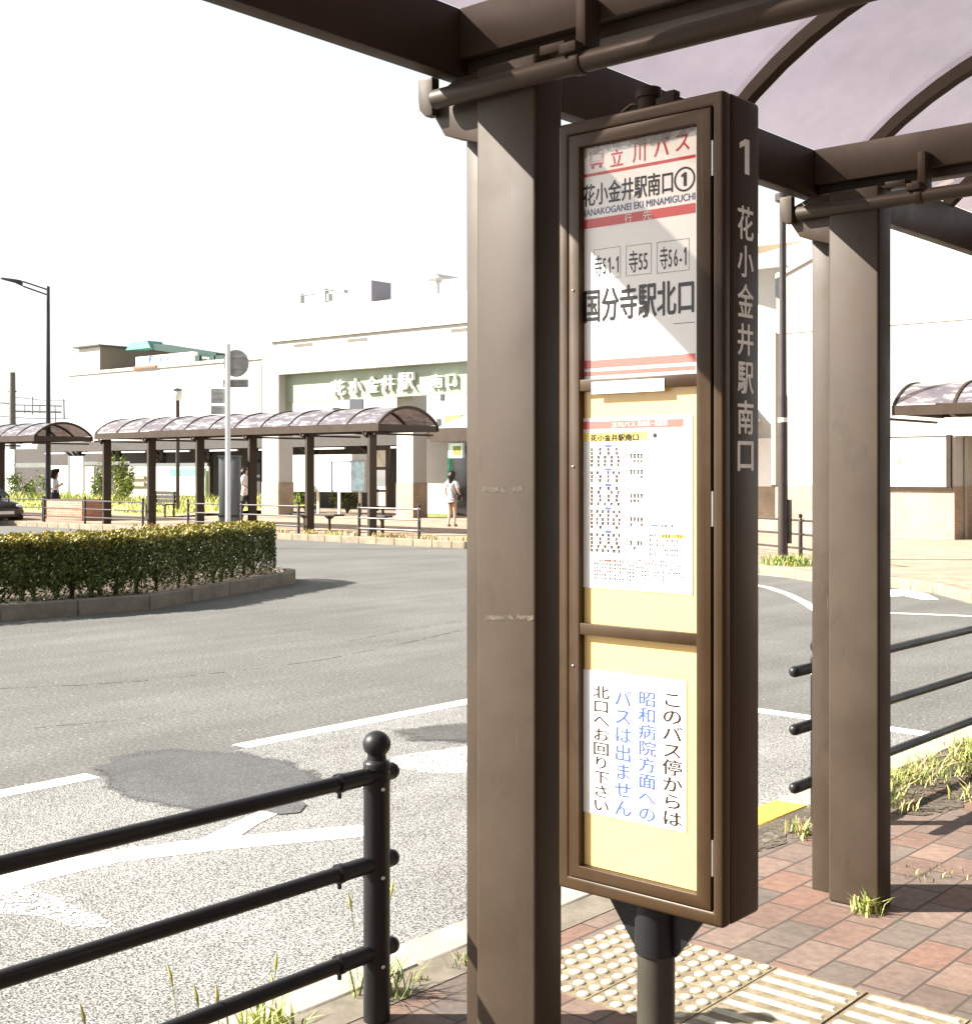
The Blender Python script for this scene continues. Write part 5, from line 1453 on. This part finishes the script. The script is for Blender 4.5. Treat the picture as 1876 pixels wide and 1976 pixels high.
def person(loc, heading, H, label, legs, arms, top_m, low, hair_len, bag=None, skirt=False, group=None):
    """legs: per side (knee fwd, ankle fwd, ankle up); arms: per side list of (fwd, out, z) for elbow and hand; all x H"""
    t = thing('person', loc, label, 'person', group)
    V, E, Rr = [], [], []
    def add(p, r, par=None):
        V.append((p[0] * H, p[1] * H, p[2] * H)); Rr.append(r * H)
        if par is not None: E.append((par, len(V) - 1))
        return len(V) - 1
    # local: x = right, y = forward
    pel = add((0, 0, .52), .072); sp = add((0, .004, .61), .062, pel); ch = add((0, 0, .72), .074, sp); nb_ = add((0, -.004, .80), .048, ch)
    nk = add((0, .0, .845), .030, nb_); hd_ = add((0, .010, .885), .046, nk); h2 = add((0, .012, .93), .056, hd_); h3 = add((0, .006, .975), .036, h2)
    nose = add((0, .066, .915), .008, h2)
    for s, lg in zip((-1, 1), legs):
        hp = add((s * .048, 0, .49), .056, pel); kn = add((s * .05, lg[0], .275), .034, hp); an = add((s * .048, lg[1], .045 + lg[2]), .021, kn)
        to = add((s * .052, lg[1] + .075, .018 + lg[2] * .5), .018, an)
    for s, ar in zip((-1, 1), arms):
        sh = add((s * .105, -.002, .795), .038, nb_); el = add((s * ar[0][1], ar[0][0], ar[0][2]), .025, sh); wr = add((s * ar[1][1], ar[1][0], ar[1][2]), .016, el)
        dv = (Vector(V[wr]) - Vector(V[el])).normalized() / H * 1.0
        dvn = (Vector(V[wr]) - Vector(V[el])).normalized()
        pm = add(tuple(Vector(V[wr]) / H + dvn * .035), .020, wr)
        side = dvn.cross(Vector((s, 0, 0)))
        side = side.normalized() if side.length > .1 else Vector((0, 1, 0))
        for fi, (o1, ln) in enumerate(((-.018, .038), (-.006, .046), (.006, .043), (.018, .034))):
            k0 = Vector(V[pm]) / H + side * o1 + dvn * .02
            f1 = add(tuple(k0), .0055, pm); add(tuple(k0 + dvn * ln + Vector((-s * .010, 0, 0))), .0045, f1)
        k0 = Vector(V[wr]) / H + side * .022 + dvn * .02
        f1 = add(tuple(k0), .006, wr); add(tuple(k0 + dvn * .03 + side * .012), .005, f1)
    skin_mesh('body', V, E, Rr, M['skin'], t)
    def sk(name, pts, es, rad, m): return skin_mesh(name, [(p[0] * H, p[1] * H, p[2] * H) for p in pts], es, [q * H for q in rad], m, t)
    # shirt with sleeves
    tz = low[1]
    pts = [(0, 0, .53), (0, .004, .62), (0, 0, .73), (0, -.004, .805), (0, 0, tz)]
    es = [(0, 1), (1, 2), (2, 3), (0, 4)]; rd = [.084, .076, .086, .058, .088]
    for s, ar in zip((-1, 1), arms):
        k = len(pts); pts += [(s * .105, -.002, .795), (s * (.105 + (ar[0][1] - .105) * .8), ar[0][0] * .8, .795 + (ar[0][2] - .795) * .8)]
        es += [(3, k), (k, k + 1)]; rd += [.046, .036]
    sk('shirt', pts, es, rd, top_m)
    if skirt:
        b = MB(); seg = 20; vs = []
        prof = [(.082, .60), (.10, .52), (.125, .40), (.15, .27)]
        for i, (r_, z) in enumerate(prof):
            for k in range(seg):
                a = 2 * math.pi * k / seg; rr_ = r_ * (1 + .07 * math.sin(a * 7) * i / 3)
                vs.append((rr_ * math.cos(a) * H, rr_ * .85 * math.sin(a) * H, z * H))
        fs = [(i * seg + k, i * seg + (k + 1) % seg, (i + 1) * seg + (k + 1) % seg, (i + 1) * seg + k) for i in range(3) for k in range(seg)]
        b.add([Vector(v) + t.location for v in vs], fs); b.build('skirt', low[2], t, smooth=True)
    else:
        pts = [(0, 0, .545), (0, 0, .50)]; es = [(0, 1)]; rd = [.080, .080]
        for s, lg in zip((-1, 1), legs):
            f = low[0]   # how far down the leg the trousers reach (0 hip .. 1 ankle)
            kz = .275
            k = len(pts); pts.append((s * .048, 0, .49)); es.append((1, k)); rd.append(.064)
            if f < .6:
                pts.append((s * .049, lg[0] * f * 1.6, .49 - .215 * f * 1.6)); es.append((k, k + 1)); rd.append(.058)
            else:
                pts += [(s * .05, lg[0], kz), (s * .048, lg[1], .06 + lg[2])]; es += [(k, k + 1), (k + 1, k + 2)]; rd += [.046, .036]
        sk('trousers', pts, es, rd, low[2])
    # shoes
    for s, lg in zip((-1, 1), legs):
        b = MB(); b.ball(Vector((s * .050 * H, (lg[1] + .035) * H, (.018 + lg[2] * .7) * H)) + t.location, .03 * H, 10, 6, 0, (.75, 2.0, .62)); b.build('shoe', M['sandal'] if low[0] < .6 else M['cloth_dark'], t, smooth=True)
    # hair: cap plus length at the back
    pts = [(0, -.012, .945), (0, .004, .982), (0, -.030, .90), (0, -.036, .90 - hair_len)]
    sk('hair', pts, [(0, 1), (0, 2), (2, 3)], [.056, .042, .050, .046 if hair_len > .05 else .035], M['hair'])
    b = MB()
    for s in (-1, 1): b.ball(Vector((s * .022 * H, .064 * H, .935 * H)) + t.location, .006 * H, 8, 6)
    b.build('eye', M['ink'], t, smooth=True)
    if bag: bag(t, H)
    t.rotation_euler = (0, 0, heading)
    return t
# heading 0 looks along +y
cp_ = G(872, 1016, 0)
def strap(t, H):
    b = MB(); o = t.location
    b.tube([o + Vector((-.07, -.055, .80)) * H, o + Vector((0, -.098, .70)) * H, o + Vector((.115, -.05, .56)) * H], .010, 6); b.build('bag_strap', M['cloth_dark'], t)
    b = MB(); b.bx(o + Vector((.15, -.0, .53)) * H, (.07, .20, .15)); b.build('shoulder_bag', M['cloth_dark'], t, .02)
person(cp_, R(10), 1.58, 'woman with long dark hair in a white top and grey shorts walking away', [(.02, -.045, .0), (.03, .02, .0)],
       [((-.01, .135, .65), (.05, .13, .54)), ((.0, .14, .65), (.05, .15, .56))], M['shirt_white'], (.32, .50, M['cloth_grey']), .13, strap)
bp_ = PD(473, 905, 45.5); bp_.z = 0
def towel(t, H):
    b = MB(); o = t.location
    b.prism([o + Vector((-.02, .13, .58)) * H, o + Vector((.02, .13, .58)) * H, o + Vector((.06, .14, .30)) * H, o + Vector((-.06, .14, .28)) * H], Vector((0, .05, 0)) * H); b.build('white_bag', M['shirt_white'], t, .02)
person(bp_, R(-60), 1.74, 'man in a loose white shirt and dark trousers carrying a white bag', [(.06, .10, 0), (-.01, -.09, .02)],
       [((-.04, .15, .65), (.06, .14, .60)), ((.0, .15, .65), (.13, .08, .58))], M['shirt_white'], (1.0, .52, M['cloth_dark']), .0, towel)
ap_ = PD(107, 905, 46.5); ap_.z = 0
person(ap_, R(-35), 1.56, 'woman in a white blouse and dark pleated skirt waiting by the brick planter', [(.0, .0, 0), (.01, .01, 0)],
       [((.02, .14, .65), (.10, .08, .70)), ((.02, .14, .65), (.11, .06, .72))], M['shirt_white'], (1.0, .55, M['cloth_dark']), .07, None, True)
po = ap_ + uR * -.10 + uF * -.0
um = thing('parasol', (po.x, po.y, 1.2), 'small black parasol tilted behind the waiting woman', 'parasol')
b = MB(); seg = 16; vs = []
ctr = Vector((po.x, po.y, 1.50)); axis = (Vector((0, 0, 1)) - uR * .9 + uF * .3).normalized(); e1_ = axis.orthogonal().normalized(); e2_ = axis.cross(e1_)
for rr_, hh in ((.02, .12), (.17, .09), (.30, 0)):
    for k in range(seg):
        a = 2 * math.pi * k / seg; vs.append(ctr + axis * hh + (e1_ * math.cos(a) + e2_ * math.sin(a)) * rr_ * (1 if k % 2 == 0 or rr_ < .2 else .93))
b.add(vs, [(i * seg + k, i * seg + (k + 1) % seg, (i + 1) * seg + (k + 1) % seg, (i + 1) * seg + k) for i in range(2) for k in range(seg)]); b.build('cover', M['cloth_dark'], um)
b = MB(); b.tube([ctr + axis * .15, ctr - axis * .42], .007, 6); b.build('shaft', M['grey_metal'], um)

# ------------------------------------------------------------------ dark car nosing into view
q = G(10.5, 1014, ZR)
cr = thing('parked_car', (q.x - 2.1, q.y, ZR), 'dark car with only its nose showing by the far kerb', 'car')
def cs(x, hw, z0, z1, zr=None): return x, hw, z0, z1, zr
X0 = q.x
st = [(0, .55, .28, .55), (-.12, .72, .22, .68), (-.5, .82, .2, .80), (-1.1, .86, .2, .90), (-1.7, .86, .2, 1.28), (-2.3, .86, .2, 1.42), (-3.2, .86, .2, 1.38), (-3.8, .84, .22, .98), (-4.1, .78, .26, .92), (-4.2, .6, .3, .8)]
vs = []; seg = 12
for (dx, hw, z0, z1) in st:
    for k in range(seg):
        a = 2 * math.pi * k / seg; cxx, szz = math.cos(a), math.sin(a)
        f = lambda v: math.copysign(abs(v) ** .55, v)
        tp_ = 1 - .22 * max(0, szz) * (1 if z1 > 1 else .3)
        vs.append((X0 + dx, q.y + hw * f(cxx) * tp_, ZR + (z0 + z1) / 2 + (z1 - z0) / 2 * f(szz)))
fs = [(i * seg + k, i * seg + (k + 1) % seg, (i + 1) * seg + (k + 1) % seg, (i + 1) * seg + k) for i in range(len(st) - 1) for k in range(seg)] + [list(range(seg)), [(len(st) - 1) * seg + k for k in range(seg)][::-1]]
b = MB(); b.add(vs, fs); b.build('body', M['car_paint'], cr, smooth=True)
for s in (-1, 1):
    b = MB(); b.ball((X0 - .13, q.y + s * .52, ZR + .60), .10, 10, 8, 0, (.9, 1.5, .7)); b.build('headlight', M['headlamp'], cr, smooth=True)
    for dx in (-.75, -3.3):
        b = MB(); b.tube([(X0 + dx, q.y + s * .70, ZR + .31), (X0 + dx, q.y + s * .89, ZR + .31)], .31, 20); wh = b.build('wheel', M['rubber'], cr, .02)
        b = MB(); b.tube([(X0 + dx, q.y + s * .885, ZR + .31), (X0 + dx, q.y + s * .90, ZR + .31)], .20, 16); b.build('rim', M['steel_bright'], wh)
    b = MB(); b.prism([(X0 - 1.35, q.y + s * .835, ZR + .95), (X0 - 3.45, q.y + s * .835, ZR + .95), (X0 - 3.1, q.y + s * .76, ZR + 1.30), (X0 - 1.85, q.y + s * .76, ZR + 1.30)], (0, s * .03, 0)); b.build('side_window', M['glass_dark'], cr)
b = MB(); b.prism([(X0 - 1.02, q.y - .7, ZR + .93), (X0 - 1.02, q.y + .7, ZR + .93), (X0 - 1.68, q.y + .6, ZR + 1.30), (X0 - 1.68, q.y - .6, ZR + 1.30)], (-.01, 0, .03)); b.build('windscreen', M['glass_dark'], cr)
b = MB(); b.box((X0 - .02, q.y - .3, ZR + .36), (X0 + .015, q.y + .3, ZR + .46)); b.build('number_plate', M['white_pole'], cr)

# ------------------------------------------------------------------ unseen office block, added to keep skylight off the shelter's shaded faces
ob = thing('added_office_block', (12, 0, 0), 'unseen dark office block added to cut skylight on the shelter', 'building')
b = MB(); b.box((5.5, -22, 0), (18, 12.5, 13)); wl = b.build('wall', M['office'], ob)
for k in range(4):
    b = MB()
    for j in range(11):
        b.box((5.44, -21 + 3 * j, 1.0 + 3.1 * k), (5.499, -19.2 + 3 * j, 2.7 + 3.1 * k))
    wn_ = b.build('window_band', M['glass_dark'], wl)
b = MB(); b.box((5.3, -22.2, 13.001), (18.2, 12.7, 13.3)); b.build('parapet', M['office'], wl)
b = MB(); b.box((3.6, -22, 3.0), (5.499, 12.5, 3.25)); b.build('awning', M['platform_dark'], wl)

# ------------------------------------------------------------------ tape residue, and a reflection painted over the sign glass
shelter = [o for o in bpy.data.objects if o.name == 'bus_shelter'][0]
cols_ = [o for o in shelter.children if o.name.startswith('column') and not o.name.startswith('column_head')]
c1 = min(cols_, key=lambda o: abs(o.data.vertices[0].co.y + shelter.location.y - 2.53))
r = random.Random(77)
for (xa, xb, pa, pb) in ((937, 1030, 1186, 1198), (932, 1008, 938, 950)):
    yq = 2.4712
    b = MB(); vs = []
    n_ = 18
    for k in range(n_ + 1):
        px = xa + (xb - xa) * k / n_
        q0, q1 = PY(px, pb + r.uniform(-3, 1.5), yq), PY(px, pa + r.uniform(-1, 3), yq)
        vs += [q0, q1]
    b.add(vs, [(2 * k, 2 * k + 2, 2 * k + 3, 2 * k + 1) for k in range(n_)])
    b.build('tape_residue', M['residue'], c1)
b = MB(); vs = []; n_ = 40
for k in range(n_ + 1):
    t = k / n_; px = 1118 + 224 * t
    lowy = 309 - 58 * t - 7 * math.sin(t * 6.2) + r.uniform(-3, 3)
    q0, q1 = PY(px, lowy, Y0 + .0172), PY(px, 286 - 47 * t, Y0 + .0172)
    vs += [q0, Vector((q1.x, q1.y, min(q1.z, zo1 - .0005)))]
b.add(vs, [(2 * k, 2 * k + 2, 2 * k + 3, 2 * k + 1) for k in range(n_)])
b.build('glass_reflection', M['film'], sg)
